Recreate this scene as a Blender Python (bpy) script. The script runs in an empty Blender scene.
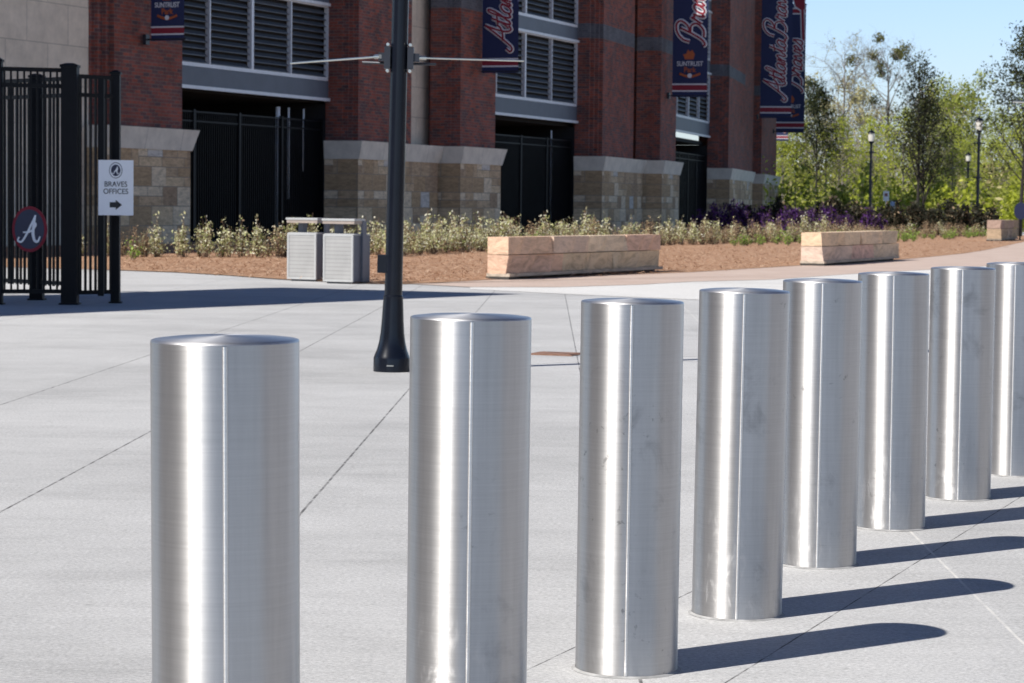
import bpy, bmesh, math, random
from mathutils import Vector, Matrix, Quaternion
from math import radians as R, sin, cos, pi, atan2, hypot

S = bpy.context.scene
COL = S.collection
random.seed(11)

# ------------------------------------------------------------------ camera
F = 85.0 / 36.0 * 1024
EYE = Vector((0, 0, 1.25))
cd = bpy.data.cameras.new("camera")
cam = bpy.data.objects.new("camera", cd)
COL.objects.link(cam)
cd.lens = 85.0
cd.sensor_width = 36.0
cd.clip_start = 0.1
cd.clip_end = 3000
PITCH = math.atan((341.5 - 203.0) / F)
CR = Matrix.Rotation(pi / 2 - PITCH, 3, 'X') @ Matrix.Rotation(0.011, 3, 'Z')
cam.matrix_world = Matrix.Translation(EYE) @ CR.to_4x4()
cd.dof.use_dof = True
cd.dof.focus_distance = 7.2
cd.dof.aperture_fstop = 16.0
S.camera = cam

# ------------------------------------------------------------------ sky, sun, exposure
AZ = R(53.0)                                   # shadows fall to the right and away
EL = R(43.4)
SH = Vector((sin(AZ), cos(AZ), 0))
w = bpy.data.worlds.new("World")
S.world = w
w.use_nodes = True
nt = w.node_tree
sky = nt.nodes.new('ShaderNodeTexSky')
sky.sky_type = 'NISHITA'
sky.sun_disc = False
sky.sun_elevation = EL
sky.sun_rotation = atan2(-SH.x, -SH.y)
sky.air_density = 1.0
sky.dust_density = 0.6
sky.ozone_density = 1.3
bg = nt.nodes['Background']
bg.inputs['Strength'].default_value = 0.075
# sky reshaped: low band brightened to fill the facade, zenith dimmed to deepen shadows
tc = nt.nodes.new('ShaderNodeTexCoord'); sp = nt.nodes.new('ShaderNodeSeparateXYZ'); rp_ = nt.nodes.new('ShaderNodeValToRGB'); mu = nt.nodes.new('ShaderNodeMix')
mu.data_type = 'RGBA'; mu.blend_type = 'MULTIPLY'; mu.inputs[0].default_value = 1.0
for e_, (pos, c) in zip([rp_.color_ramp.elements[0], rp_.color_ramp.elements.new(.10), rp_.color_ramp.elements.new(.19), rp_.color_ramp.elements.new(.34), rp_.color_ramp.elements.new(.5), rp_.color_ramp.elements[-1]],
                        ((.0, (.60, .67, .88)), (.09, (.60, .67, .88)), (.19, (1.35, 1.35, 1.36)), (.34, (.42, .50, .68)), (.5, (.085, .155, .31)), (1.0, (.010, .032, .095)))):
    e_.position = pos; e_.color = (c[0], c[1], c[2], 1)
sc2 = nt.nodes.new('ShaderNodeVectorMath'); sc2.operation = 'SCALE'; sc2.inputs['Scale'].default_value = 2.15
nt.links.new(tc.outputs['Generated'], sp.inputs[0]); nt.links.new(sp.outputs[2], rp_.inputs[0])
nt.links.new(sky.outputs[0], mu.inputs[6]); nt.links.new(rp_.outputs[0], mu.inputs[7])
nt.links.new(mu.outputs[2], sc2.inputs[0]); nt.links.new(sc2.outputs[0], bg.inputs[0])
sl = bpy.data.lights.new("sun", 'SUN')
sl.energy = 5.0
sl.angle = R(0.53)
sl.color = (1.0, 0.965, 0.915)
sun = bpy.data.objects.new("sun", sl)
COL.objects.link(sun)
sun.rotation_mode = 'QUATERNION'
sun.rotation_quaternion = Vector((SH.x * cos(EL), SH.y * cos(EL), -sin(EL))).to_track_quat('-Z', 'Y')
S.view_settings.view_transform = 'Standard'
S.view_settings.look = 'None'
S.view_settings.exposure = 0.26
S.view_settings.gamma = 1.0
S.render.engine = 'CYCLES'
S.cycles.use_denoising = True
S.cycles.max_bounces = 6
S.cycles.transparent_max_bounces = 8
S.cycles.sample_clamp_indirect = 6.0

# ------------------------------------------------------------------ pixel rays to places in the world
def ray(px, py):
    return CR @ Vector(((px - 512) / F, -(py - 341.5) / F, -1.0))

def G(px, py, z=0.0):                           # where the ground (height z) is seen at a pixel
    d = ray(px, py)
    return EYE + d * ((z - EYE.z) / d.z)

def AT(px, py, Y):                              # the point at depth Y seen at a pixel
    d = ray(px, py)
    return EYE + d * (Y / d.y)

def XA(px, Y, z=1.25):                          # X of a point at depth Y and height z in image column px
    py = 203.0
    for _ in range(4):
        p = AT(px, py, Y)
        py -= (z - p.z) * F / Y
    return AT(px, py, Y).x

# ------------------------------------------------------------------ object helpers
def tag(o, label=None, cat=None, group=None, kind=None):
    if label: o['label'] = label
    if cat: o['category'] = cat
    if group: o['group'] = group
    if kind: o['kind'] = kind
    return o

def empty(name, loc=(0, 0, 0), rz=0.0):
    o = bpy.data.objects.new(name, None)
    o.empty_display_size = 0.2
    COL.objects.link(o)
    o.location = loc
    o.rotation_euler = (0, 0, rz)
    return o

def copy_tree(o, parent=None):
    c = o.copy()
    COL.objects.link(c)
    if parent: c.parent = parent
    for ch in [x for x in bpy.data.objects if x.parent == o]:
        copy_tree(ch, c)
    return c

class MB:
    def __init__(s):
        s.v = []; s.f = []; s.m = []; s.uv = []; s.col = []
    def face(s, pts, mi=0, uv=None, col=None):
        b = len(s.v)
        s.v.extend([tuple(p) for p in pts])
        s.f.append(tuple(range(b, b + len(pts))))
        s.m.append(mi)
        s.uv.append(uv)
        s.col.append(col)
    def quadv(s, idx, mi=0, col=None):
        s.f.append(tuple(idx)); s.m.append(mi); s.uv.append(None); s.col.append(col)
    def hexa(s, c, mi=0, uo=0.0, col=None):       # c: 8 corners, bottom 4 ccw, top 4 ccw
        c = [Vector(p) for p in c]
        for q in ((0, 1, 5, 4), (1, 2, 6, 5), (2, 3, 7, 6), (3, 0, 4, 7), (4, 5, 6, 7), (3, 2, 1, 0)):
            p = [c[i] for i in q]
            a = p[1] - p[0]; L = a.length or 1e-6; a = a / L
            uv = [(uo + (r - p[0]).dot(a), (r.z if abs(a.z) < .9 and q not in ((4, 5, 6, 7), (3, 2, 1, 0)) else (r - p[0]).cross(a).length)) for r in p]
            s.face(p, mi, uv, col)
    def box(s, x0, x1, y0, y1, z0, z1, mi=0, M=None, col=None):
        c = [Vector(p) for p in ((x0, y0, z0), (x1, y0, z0), (x1, y1, z0), (x0, y1, z0), (x0, y0, z1), (x1, y0, z1), (x1, y1, z1), (x0, y1, z1))]
        if M is not None: c = [M @ p for p in c]
        s.hexa(c, mi, 0.0, col)
    def prism(s, poly, z0, z1, mi=0, M=None, close=True):   # ccw plan polygon extruded
        n = len(poly); acc = 0.0
        T = (lambda p: M @ p) if M is not None else (lambda p: p)
        for i in range(n):
            a, b = poly[i], poly[(i + 1) % n]
            L = hypot(b[0] - a[0], b[1] - a[1])
            s.face([T(Vector((a[0], a[1], z0))), T(Vector((b[0], b[1], z0))), T(Vector((b[0], b[1], z1))), T(Vector((a[0], a[1], z1)))],
                   mi, [(acc, z0), (acc + L, z0), (acc + L, z1), (acc, z1)])
            acc += L
        if close:
            s.face([T(Vector((p[0], p[1], z1))) for p in poly], mi, [tuple(p[:2]) for p in poly])
            s.face([T(Vector((p[0], p[1], z0))) for p in reversed(poly)], mi, [tuple(p[:2]) for p in reversed(poly)])
    def tube(s, pts, rad, n=8, mi=0, cap=True, flat=None, col=None):
        pts = [Vector(p) for p in pts]
        if not hasattr(rad, '__len__'): rad = [rad] * len(pts)
        rings = []
        prev = None
        for i, p in enumerate(pts):
            t = (pts[min(i + 1, len(pts) - 1)] - pts[max(i - 1, 0)])
            t = t.normalized() if t.length > 1e-9 else Vector((0, 0, 1))
            if flat is not None:
                bn = Vector(flat); nn = t.cross(bn).normalized(); k = flat.length
                bn = bn.normalized()
            else:
                up = Vector((0, 0, 1)) if abs(t.z) < .95 else Vector((1, 0, 0))
                if prev is not None:
                    up = prev
                nn = (up - t * up.dot(t)).normalized(); bn = t.cross(nn); k = 1; prev = nn
            b = len(s.v)
            for j in range(n):
                a = 2 * pi * j / n
                s.v.append(tuple(p + nn * (cos(a) * rad[i]) + bn * (sin(a) * rad[i] * k)))
            rings.append(b)
        for i in range(len(rings) - 1):
            a, b = rings[i], rings[i + 1]
            for j in range(n):
                s.quadv((a + j, a + (j + 1) % n, b + (j + 1) % n, b + j), mi, col)
        if cap:
            s.quadv([rings[0] + j for j in reversed(range(n))], mi, col)
            s.quadv([rings[-1] + j for j in range(n)], mi, col)
    def lathe(s, prof, n=24, mi=0, c=(0, 0), capt=True, capb=True):
        rings = []
        for r, z in prof:
            b = len(s.v)
            for j in range(n):
                a = 2 * pi * j / n
                s.v.append((c[0] + r * cos(a), c[1] + r * sin(a), z))
            rings.append(b)
        for i in range(len(rings) - 1):
            a, b = rings[i], rings[i + 1]
            for j in range(n):
                s.quadv((a + j, a + (j + 1) % n, b + (j + 1) % n, b + j), mi)
        if capb: s.quadv([rings[0] + j for j in reversed(range(n))], mi)
        if capt: s.quadv([rings[-1] + j for j in range(n)], mi)
    def build(s, name, mats, parent=None, smooth=False, angle=None):
        me = bpy.data.meshes.new(name)
        me.from_pydata(s.v, [], s.f)
        if not isinstance(mats, (list, tuple)): mats = [mats]
        for m in mats: me.materials.append(m)
        me.polygons.foreach_set('material_index', s.m)
        if any(u is not None for u in s.uv):
            l = me.uv_layers.new(name='UVMap')
            for p, u in zip(me.polygons, s.uv):
                if u is not None:
                    for k, li in enumerate(p.loop_indices): l.data[li].uv = u[k]
        if any(c is not None for c in s.col):
            ca = me.color_attributes.new('tint', 'FLOAT_COLOR', 'CORNER')
            for p, c in zip(me.polygons, s.col):
                c = c or (.5, .5, .5)
                for li in p.loop_indices: ca.data[li].color = (c[0], c[1], c[2], 1)
        if smooth:
            me.polygons.foreach_set('use_smooth', [True] * len(me.polygons))
            if angle is not None:
                me.update()
                bm = bmesh.new(); bm.from_mesh(me)
                for e in bm.edges:
                    if len(e.link_faces) == 2 and e.calc_face_angle(0) > angle: e.smooth = False
                bm.to_mesh(me); bm.free()
        me.update()
        o = bpy.data.objects.new(name, me)
        COL.objects.link(o)
        if parent: o.parent = parent
        return o

def bevel(o, wd, seg=2):
    md = o.modifiers.new('bevel', 'BEVEL'); md.width = wd; md.segments = seg; md.limit_method = 'ANGLE'
    return o

def catmull(pts, k=6):
    P = [Vector(p) for p in pts]
    if len(P) < 3: return P
    P = [P[0] * 2 - P[1]] + P + [P[-1] * 2 - P[-2]]
    out = []
    for i in range(1, len(P) - 2):
        a, b, c, d = P[i - 1:i + 3]
        for j in range(k):
            t = j / k
            out.append(.5 * (2 * b + (c - a) * t + (2 * a - 5 * b + 4 * c - d) * t * t + (3 * b - a - 3 * c + d) * t ** 3))
    out.append(P[-2])
    return out

# ------------------------------------------------------------------ materials
class NT:
    def __init__(s, name):
        s.mat = bpy.data.materials.new(name); s.mat.use_nodes = True
        s.t = s.mat.node_tree; s.b = s.t.nodes['Principled BSDF']; s.out = s.t.nodes['Material Output']
    def n(s, typ, **kw):
        nd = s.t.nodes.new('ShaderNode' + typ)
        for k, v in kw.items():
            if k in nd.inputs: s.set(nd.inputs[k], v)
            else: setattr(nd, k, v)
        return nd
    def set(s, sock, v):
        if isinstance(v, bpy.types.NodeSocket): s.t.links.new(v, sock)
        else: sock.default_value = v
    def p(s, **kw):
        for k, v in kw.items():
            s.set(s.b.inputs[k.replace('_', ' ')], v)
    def math(s, op, a, b=0.0, clamp=False):
        nd = s.n('Math', operation=op, use_clamp=clamp); s.set(nd.inputs[0], a); s.set(nd.inputs[1], b); return nd.outputs[0]
    def mix(s, f, a, b, mode='MIX'):
        nd = s.n('Mix', data_type='RGBA', blend_type=mode)
        s.set(nd.inputs[0], f); s.set(nd.inputs[6], a); s.set(nd.inputs[7], b); return nd.outputs[2]
    def ramp(s, f, stops):
        nd = s.n('ValToRGB'); e = nd.color_ramp.elements
        while len(e) < len(stops): e.new(0.5)
        for i, (pos, c) in enumerate(stops):
            e[i].position = pos; e[i].color = (c[0], c[1], c[2], 1) if hasattr(c, '__len__') else (c, c, c, 1)
        s.set(nd.inputs[0], f); return nd.outputs[0]
    def coord(s, which='Object', scale=None, rot=None):
        o = s.n('TexCoord').outputs[which]
        if scale or rot:
            m = s.n('Mapping'); s.set(m.inputs[0], o)
            if scale: m.inputs['Scale'].default_value = scale
            if rot: m.inputs['Rotation'].default_value = rot
            o = m.outputs[0]
        return o
    def noise(s, vec, scale, detail=4.0, rough=.55, dist=0.0):
        nd = s.n('TexNoise', Scale=scale, Detail=detail, Roughness=rough, Distortion=dist); s.set(nd.inputs['Vector'], vec)
        return nd.outputs['Fac']
    def bump(s, h, strength=.3, dist=.02):
        nd = s.n('Bump', Strength=strength, Distance=dist); s.set(nd.inputs['Height'], h); s.set(s.b.inputs['Normal'], nd.outputs[0])

def c4(c): return (c[0], c[1], c[2], 1.0)

def plain(name, c, rough=.6, metal=0.0, var=.12, scale=8.0, spec=.5):
    m = NT(name)
    f = m.noise(m.coord('Object'), scale)
    lo = [x * (1 - var) for x in c]; hi = [min(1, x * (1 + var)) for x in c]
    m.p(Base_Color=m.ramp(f, [(.3, lo), (.7, hi)]), Roughness=rough, Metallic=metal, Specular_IOR_Level=spec)
    return m.mat

def leafmat(name, stops, trans=.3, scale=1.5):
    m = NT(name)
    ge = m.n('NewGeometry')
    r = ge.outputs['Random Per Island']
    col = m.ramp(r, stops)
    m.p(Base_Color=col, Roughness=.62, Specular_IOR_Level=.3)
    tr = m.n('BsdfTranslucent'); m.set(tr.inputs[0], col)
    mx = m.n('MixShader'); mx.inputs[0].default_value = trans
    m.t.links.new(m.b.outputs[0], mx.inputs[1]); m.t.links.new(tr.outputs[0], mx.inputs[2]); m.t.links.new(mx.outputs[0], m.out.inputs[0])
    return m.mat

# concrete plaza with broom streaks and tooled joints
def concrete(name, base, joints=(), var=.07):
    m = NT(name)
    P = m.n('NewGeometry').outputs['Position']
    def mapped(sc):
        q = m.n('Mapping'); m.set(q.inputs[0], P); q.inputs['Scale'].default_value = sc; return q.outputs[0]
    streak = m.noise(mapped((1.1, 6.0, 1)), 2.2, 6, .72, .8)
    big = m.noise(mapped((.25, .5, 1)), 1.0, 4, .6)
    blot = m.noise(mapped((1, 1, 1)), 2.3, 6, .7)
    fine = m.noise(mapped((.55, 1, 1)), 60, 5, .8)
    f = m.math('ADD', m.math('MULTIPLY', streak, .20), m.math('MULTIPLY', big, .30))
    f = m.math('ADD', f, m.math('MULTIPLY', fine, .32))
    f = m.math('ADD', f, m.math('MULTIPLY', blot, .22))
    lo = [x * (1 - 3.0 * var) for x in base]; hi = [x * (1 + 2.2 * var) for x in base]
    col = m.ramp(f, [(.32, lo), (.53, base), (.76, hi)])
    gr = m.noise(mapped((.5, .8, 1)), 130, 4, .9)
    col = m.mix(1.0, col, m.ramp(gr, [(.34, .62), (.5, 1.0), (.66, 1.30)]), 'MULTIPLY')
    st = m.noise(mapped((.5, .8, 1)), .55, 5, .65, .6)
    col = m.mix(1.0, col, m.ramp(st, [(.30, .86), (.48, 1.0), (.7, 1.05)]), 'MULTIPLY')
    spots = m.n('TexVoronoi', Scale=5.5); m.set(spots.inputs['Vector'], mapped((1, 1, 1)))
    sp = m.math('MULTIPLY', m.ramp(spots.outputs['Distance'], [(.05, 1.0), (.09, 0.0)]), m.math('GREATER_THAN', m.noise(spots.outputs['Position'], 3.1, 1), .56))
    col = m.mix(m.math('MULTIPLY', sp, .35), col, c4([x * .45 for x in base]))
    if joints:
        sep = m.n('SeparateXYZ'); m.set(sep.inputs[0], P)
        sx = m.math('FLOOR', m.math('DIVIDE', m.math('SUBTRACT', m.math('SUBTRACT', sep.outputs[0], .21), m.math('MULTIPLY', sep.outputs[1], .016)), 1.2))
        wn = m.n('TexWhiteNoise', noise_dimensions='1D'); m.set(wn.inputs['W'], sx)
        col = m.mix(1.0, col, m.ramp(wn.outputs['Value'], [(.0, .945), (1.0, 1.03)]), 'MULTIPLY')
        wob = m.math('MULTIPLY', m.math('SUBTRACT', m.noise(mapped((1, 1, 1)), 7.0, 3), .5), .006)
        tot = None; tl = None
        for (a, b, hw, lim, light) in joints:
            d = Vector((b[0] - a[0], b[1] - a[1])); L = d.length; d /= L
            nx, ny = -d.y, d.x
            dist = m.math('ADD', m.math('ADD', m.math('MULTIPLY', sep.outputs[0], nx), m.math('MULTIPLY', sep.outputs[1], ny)), -(a[0] * nx + a[1] * ny))
            dist = m.math('ABSOLUTE', m.math('ADD', dist, wob))
            mk = m.math('SUBTRACT', 1.0, m.math('DIVIDE', m.math('SUBTRACT', dist, hw * .5), hw * .6), True)
            mk = m.math('MINIMUM', mk, 1.0)
            al = m.math('ADD', m.math('ADD', m.math('MULTIPLY', sep.outputs[0], d.x), m.math('MULTIPLY', sep.outputs[1], d.y)), -(a[0] * d.x + a[1] * d.y))
            if lim:
                mk = m.math('MULTIPLY', mk, m.math('GREATER_THAN', al, 0.0))
                mk = m.math('MULTIPLY', mk, m.math('LESS_THAN', al, L))
            if light: tl = mk if tl is None else m.math('MAXIMUM', tl, mk)
            else: tot = mk if tot is None else m.math('MAXIMUM', tot, mk)
        brk = m.ramp(m.noise(mapped((1, 1, 1)), 9.0, 3), [(.36, .25), (.58, .95)])
        if tot is not None: col = m.mix(m.math('MULTIPLY', tot, brk), col, (.10, .097, .095, 1))
        if tl is not None: col = m.mix(m.math('MULTIPLY', tl, brk), col, (.66, .64, .60, 1))
    m.p(Base_Color=col, Roughness=.85, Specular_IOR_Level=.25)
    m.bump(m.math('ADD', m.math('MULTIPLY', streak, .5), fine), .25, .006)
    return m.mat

JO = []
for (a, b, hw, lim, light) in (
        ((0, 405), (221, 331), .0068, 0, 0), ((60, 480), (300, 351), .0068, 0, 0), ((302, 512), (410, 388), .0068, 0, 0),
        ((566, 300), (578, 361), .006, 0, 0), ((0, 321), (168, 290), .006, 0, 0),
        ((912, 533), (1024, 644), .006, 0, 1), ((725, 683), (976, 525), .0036, 0, 0), ((529, 669), (693, 591), .0036, 0, 0),
        ((525, 364.5), (760, 353), .012, 1, 0), ((290, 380.5), (470, 384), .008, 1, 1)):
    A_, B_ = G(*a), G(*b)
    JO.append(((A_.x, A_.y), (B_.x, B_.y), hw, lim, light))

M = {}
M['plaza'] = concrete('broom finished concrete', (.508, .502, .490), JO, .12)
M['pale_concrete'] = concrete('pale new concrete', (.66, .645, .615), var=.03)
m = NT('pink pavers')
br = m.n('TexBrick', Scale=1.0)
br.inputs['Brick Width'].default_value = .22; br.inputs['Row Height'].default_value = .11; br.inputs['Mortar Size'].default_value = .006
m.set(br.inputs['Vector'], m.n('NewGeometry').outputs['Position'])
br.inputs['Color1'].default_value = (.56, .44, .365, 1); br.inputs['Color2'].default_value = (.49, .375, .305, 1); br.inputs['Mortar'].default_value = (.44, .36, .30, 1)
m.p(Base_Color=m.mix(.35, br.outputs['Color'], m.ramp(m.noise(m.coord('Object'), .8), [(.3, (.46, .33, .27)), (.7, (.64, .51, .43))])), Roughness=.85)
M['pavers'] = m.mat
m = NT('asphalt')
m.p(Base_Color=m.ramp(m.noise(m.coord('Object'), 60), [(.3, (.035, .035, .037)), (.7, (.075, .075, .075))]), Roughness=.9)
M['asphalt'] = m.mat
m = NT('meadow grass')
m.p(Base_Color=m.ramp(m.noise(m.coord('Object'), .6, 8, .7), [(.3, (.06, .085, .025)), (.7, (.17, .15, .06))]), Roughness=.95)
M['grass'] = m.mat
m = NT('pine straw mulch')
v = m.coord('Object')
f1 = m.noise(v, 2.0, 6, .75); f2 = m.noise(v, 34.0, 6, .85, .6)
f = m.math('ADD', m.math('MULTIPLY', f1, .45), m.math('MULTIPLY', f2, .55))
m.p(Base_Color=m.ramp(f, [(.36, (.17, .085, .05)), (.5, (.42, .25, .155)), (.64, (.62, .43, .30))]), Roughness=.95, Specular_IOR_Level=.1)
m.bump(f2, .6, .03)
M['mulch'] = m.mat
M['straw'] = leafmat('loose straw', [(.0, (.22, .11, .06)), (.5, (.42, .25, .155)), (1, (.60, .43, .30))], .05)

def brickmat(name, a, b, mortar, bw=.24, rh=.083, bias=-.25):
    m = NT(name)
    uv = m.n('UVMap').outputs[0]
    br = m.n('TexBrick', Scale=1.0)
    m.set(br.inputs['Vector'], uv)
    br.inputs['Brick Width'].default_value = bw; br.inputs['Row Height'].default_value = rh
    br.inputs['Mortar Size'].default_value = .008; br.inputs['Mortar Smooth'].default_value = .3; br.inputs['Bias'].default_value = bias
    br.inputs['Color1'].default_value = c4(a); br.inputs['Color2'].default_value = c4(b); br.inputs['Mortar'].default_value = c4(mortar)
    n1 = m.noise(uv, 1.1, 4); n2 = m.noise(uv, 9.0, 3)
    f = m.math('ADD', m.math('MULTIPLY', n1, .6), m.math('MULTIPLY', n2, .4))
    col = m.mix(1.0, br.outputs['Color'], m.ramp(f, [(.3, .62), (.7, 1.35)]), 'MULTIPLY')
    m.p(Base_Color=col, Roughness=.85, Specular_IOR_Level=.25)
    m.bump(br.outputs['Fac'], .6, -.01)
    return m.mat
M['brick'] = brickmat('red brick', (.29, .082, .056), (.078, .062, .068), (.19, .155, .135), .30, .098, -.15)
M['band'] = brickmat('slate grey brick', (.13, .13, .15), (.10, .10, .115), (.16, .16, .16), bias=0)

def ashlar(name):
    m = NT(name)
    uv = m.n('UVMap').outputs[0]
    def course(bw, rh, off, sq, loc):
        mp = m.n('Mapping'); m.set(mp.inputs[0], uv); mp.inputs['Location'].default_value = loc
        br = m.n('TexBrick', Scale=1.0, offset=off, squash=sq, squash_frequency=2)
        m.set(br.inputs['Vector'], mp.outputs[0])
        br.inputs['Brick Width'].default_value = bw; br.inputs['Row Height'].default_value = rh
        br.inputs['Mortar Size'].default_value = .012; br.inputs['Bias'].default_value = 0
        br.inputs['Color1'].default_value = (0, 0, 0, 1); br.inputs['Color2'].default_value = (1, 1, 1, 1); br.inputs['Mortar'].default_value = (.5, .5, .5, 1)
        return br
    b1, b2 = course(1.15, .54, .43, .7, (0, .02, 0)), course(.80, .27, .37, 1.5, (.31, .02, 0))
    sel = course(1.63, .54, .61, .8, (.2, .02, 0)); sel.inputs['Mortar Size'].default_value = 0
    k = m.math('GREATER_THAN', sel.outputs['Color'], .52)
    v = m.mix(k, b1.outputs['Color'], b2.outputs['Color']); mo = m.mix(k, b1.outputs['Fac'], b2.outputs['Fac'])
    col = m.ramp(v, [(.0, (.46, .32, .19)), (.16, (.66, .50, .32)), (.30, (.40, .28, .18)), (.46, (.72, .58, .41)), (.62, (.56, .40, .25)), (.80, (.60, .555, .50)), (.87, (.50, .36, .23)), (1.0, (.74, .64, .50))])
    col.node.color_ramp.interpolation = 'CONSTANT'
    grain = m.noise(m.coord('UV', (1.2, 4, 1)), 2.6, 7, .72, .9)
    col = m.mix(1.0, col, m.ramp(grain, [(.32, .62), (.5, 1.0), (.68, 1.3)]), 'MULTIPLY')
    col = m.mix(mo, col, (.30, .25, .20, 1))
    m.p(Base_Color=col, Roughness=.9, Specular_IOR_Level=.2)
    m.bump(grain, .5, .03)
    return m.mat
M['ashlar'] = ashlar('tan ashlar stone')
def limestone(name, base, course):
    m = NT(name)
    uv = m.n('UVMap').outputs[0]
    br = m.n('TexBrick', Scale=1.0, offset=.5)
    m.set(br.inputs['Vector'], uv)
    br.inputs['Brick Width'].default_value = 1.9; br.inputs['Row Height'].default_value = course; br.inputs['Mortar Size'].default_value = .012
    br.inputs['Color1'].default_value = c4(base); br.inputs['Color2'].default_value = c4([x * .92 for x in base]); br.inputs['Mortar'].default_value = c4([x * .6 for x in base])
    g = m.noise(uv, 2.0, 6, .7)
    m.p(Base_Color=m.mix(1.0, br.outputs['Color'], m.ramp(g, [(.3, .82), (.7, 1.12)]), 'MULTIPLY'), Roughness=.85)
    return m.mat
M['limestone'] = limestone('limestone panels', (.74, .645, .515), 1.05)
M['cap'] = limestone('limestone cap', (.74, .675, .575), 2.0)
M['black'] = plain('black painted steel', (.006, .006, .008), .5, 0, .2, 8.0, .18)
M['pole'] = plain('black powder coated pole', (.006, .008, .014), .26, 0, .15, 5, .28)
M['void'] = plain('dark interior', (.012, .012, .014), .9)  # near-black colour stands in for deep shade inside the building
M['beam'] = plain('slate blue metal panel', (.10, .118, .15), .55, 0, .1, 1.5)
M['frame'] = plain('pale aluminium frame', (.68, .70, .74), .45, .1, .08)
M['louver'] = plain('grey louver blade', (.10, .112, .13), .5, .2, .1)
M['steel_rod'] = plain('brushed steel rod', (.60, .58, .53), .28, 1.0, .05)
M['bracket'] = plain('dark grey bracket', (.028, .031, .04), .45, .3, .1)
M['navy'] = plain('navy banner cloth', (.016, .024, .085), .75, 0, .06, 3)
M['red'] = plain('crimson print', (.24, .012, .028), .7, 0, .06)
M['white'] = plain('white print', (.66, .66, .68), .7, 0, .04)
M['orange'] = plain('orange print', (.42, .10, .03), .7, 0, .06)
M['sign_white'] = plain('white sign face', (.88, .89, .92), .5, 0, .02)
M['ink'] = plain('black ink', (.02, .02, .022), .6)
M['sign_blue'] = plain('navy enamel', (.015, .02, .06), .4)
M['bin_grey'] = plain('grey powder coat', (.16, .165, .185), .5, .1, .08)
M['bin_side'] = plain('slate powder coat', (.11, .12, .15), .5, .1, .08)
M['foot'] = plain('dark recessed foot', (.05, .045, .04), .9)  # dark colour stands in for the black shadow beneath the bench ledge

# brushed stainless steel: grain runs round the bollard, so highlights stretch up and down
def brushed(name, base=(.64, .63, .618), aniso=.84, rough=.425, marks=True):
    m = NT(name)
    v = m.coord('Object')
    mp = m.n('Mapping'); m.set(mp.inputs[0], v); mp.inputs['Scale'].default_value = (2.0, 2.0, 160.0)
    ri = m.n('ObjectInfo').outputs['Random']
    cmb = m.n('CombineXYZ'); m.set(cmb.inputs[0], m.math('MULTIPLY', ri, 17.0)); m.set(cmb.inputs[2], m.math('MULTIPLY', ri, 9.0))
    ad = m.n('VectorMath', operation='ADD'); m.set(ad.inputs[0], mp.outputs[0]); m.set(ad.inputs[1], cmb.outputs[0])
    brush = m.noise(ad.outputs[0], 2.0, 4, .7)
    ad2 = m.n('VectorMath', operation='ADD'); m.set(ad2.inputs[0], v); m.set(ad2.inputs[1], cmb.outputs[0])
    mp3 = m.n('Mapping'); m.set(mp3.inputs[0], ad2.outputs[0]); mp3.inputs['Scale'].default_value = (9.0, 9.0, .45)
    verti = m.noise(mp3.outputs[0], 2.2, 5, .65)
    smud = m.noise(ad2.outputs[0], 9.0, 6, .7, .5)
    big = m.noise(ad2.outputs[0], 2.5, 4, .6)
    sm = m.ramp(m.math('MULTIPLY', m.math('ADD', smud, big), .5), [(.56, 0.0), (.66, 1.0)])
    sepz = m.n('SeparateXYZ'); m.set(sepz.inputs[0], v)
    low = m.ramp(sepz.outputs[2], [(.02, 1.0), (.42, 0.0)])
    mp4 = m.n('Mapping'); m.set(mp4.inputs[0], ad2.outputs[0]); mp4.inputs['Scale'].default_value = (14, 14, 5)
    scr = m.ramp(m.noise(mp4.outputs[0], 2.4, 6, .75, .8), [(.52, 0.0), (.62, 1.0)])
    lows = m.math('MULTIPLY', m.math('MULTIPLY', low, scr), m.math('MULTIPLY', m.math('ADD', ri, .15), .8))
    val = m.math('ADD', .90, m.math('MULTIPLY', m.math('SUBTRACT', brush, .5), .26))
    val = m.math('ADD', val, m.math('MULTIPLY', m.math('SUBTRACT', verti, .5), .42))
    val = m.math('SUBTRACT', val, m.math('MULTIPLY', sm, .19 if marks else .0))
    val = m.math('ADD', val, m.math('MULTIPLY', m.math('SUBTRACT', lows, .15), .22))
    mk = m.noise(ad2.outputs[0], 38.0, 4, .6, .4); mz = m.noise(ad2.outputs[0], 4.0, 2, .5)
    mark = m.math('MULTIPLY', m.ramp(mk, [(.62, 0.0), (.70, 1.0)]), m.ramp(mz, [(.55, 0.0), (.66, 1.0)]))
    if marks: val = m.math('SUBTRACT', val, m.math('MULTIPLY', mark, .34))
    col = m.mix(1.0, c4(base), val, 'MULTIPLY')
    tg = m.n('Tangent', direction_type='RADIAL', axis='Z')
    rg = m.math('ADD', rough, m.math('MULTIPLY', m.math('SUBTRACT', brush, .5), .10))
    rg = m.math('ADD', rg, m.math('MULTIPLY', lows, .30))
    rg = m.math('ADD', rg, m.math('MULTIPLY', sm, .06))
    m.p(Base_Color=col, Metallic=m.math('SUBTRACT', 1.0, m.math('MULTIPLY', lows, .25)), Roughness=rg, Anisotropic=aniso, Anisotropic_Rotation=.25, Tangent=tg.outputs[0])
    return m.mat
M['steel'] = brushed('brushed stainless steel')
M['steel_cap'] = brushed('brushed stainless cap', (.74, .73, .72), .55, .52, False)
M['steel_seam'] = brushed('ground weld bead', (.92, .91, .89), .8, .34, False)
M['grout'] = plain('sand grout', (.34, .335, .325), .95, 0, .35, 14)

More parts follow.
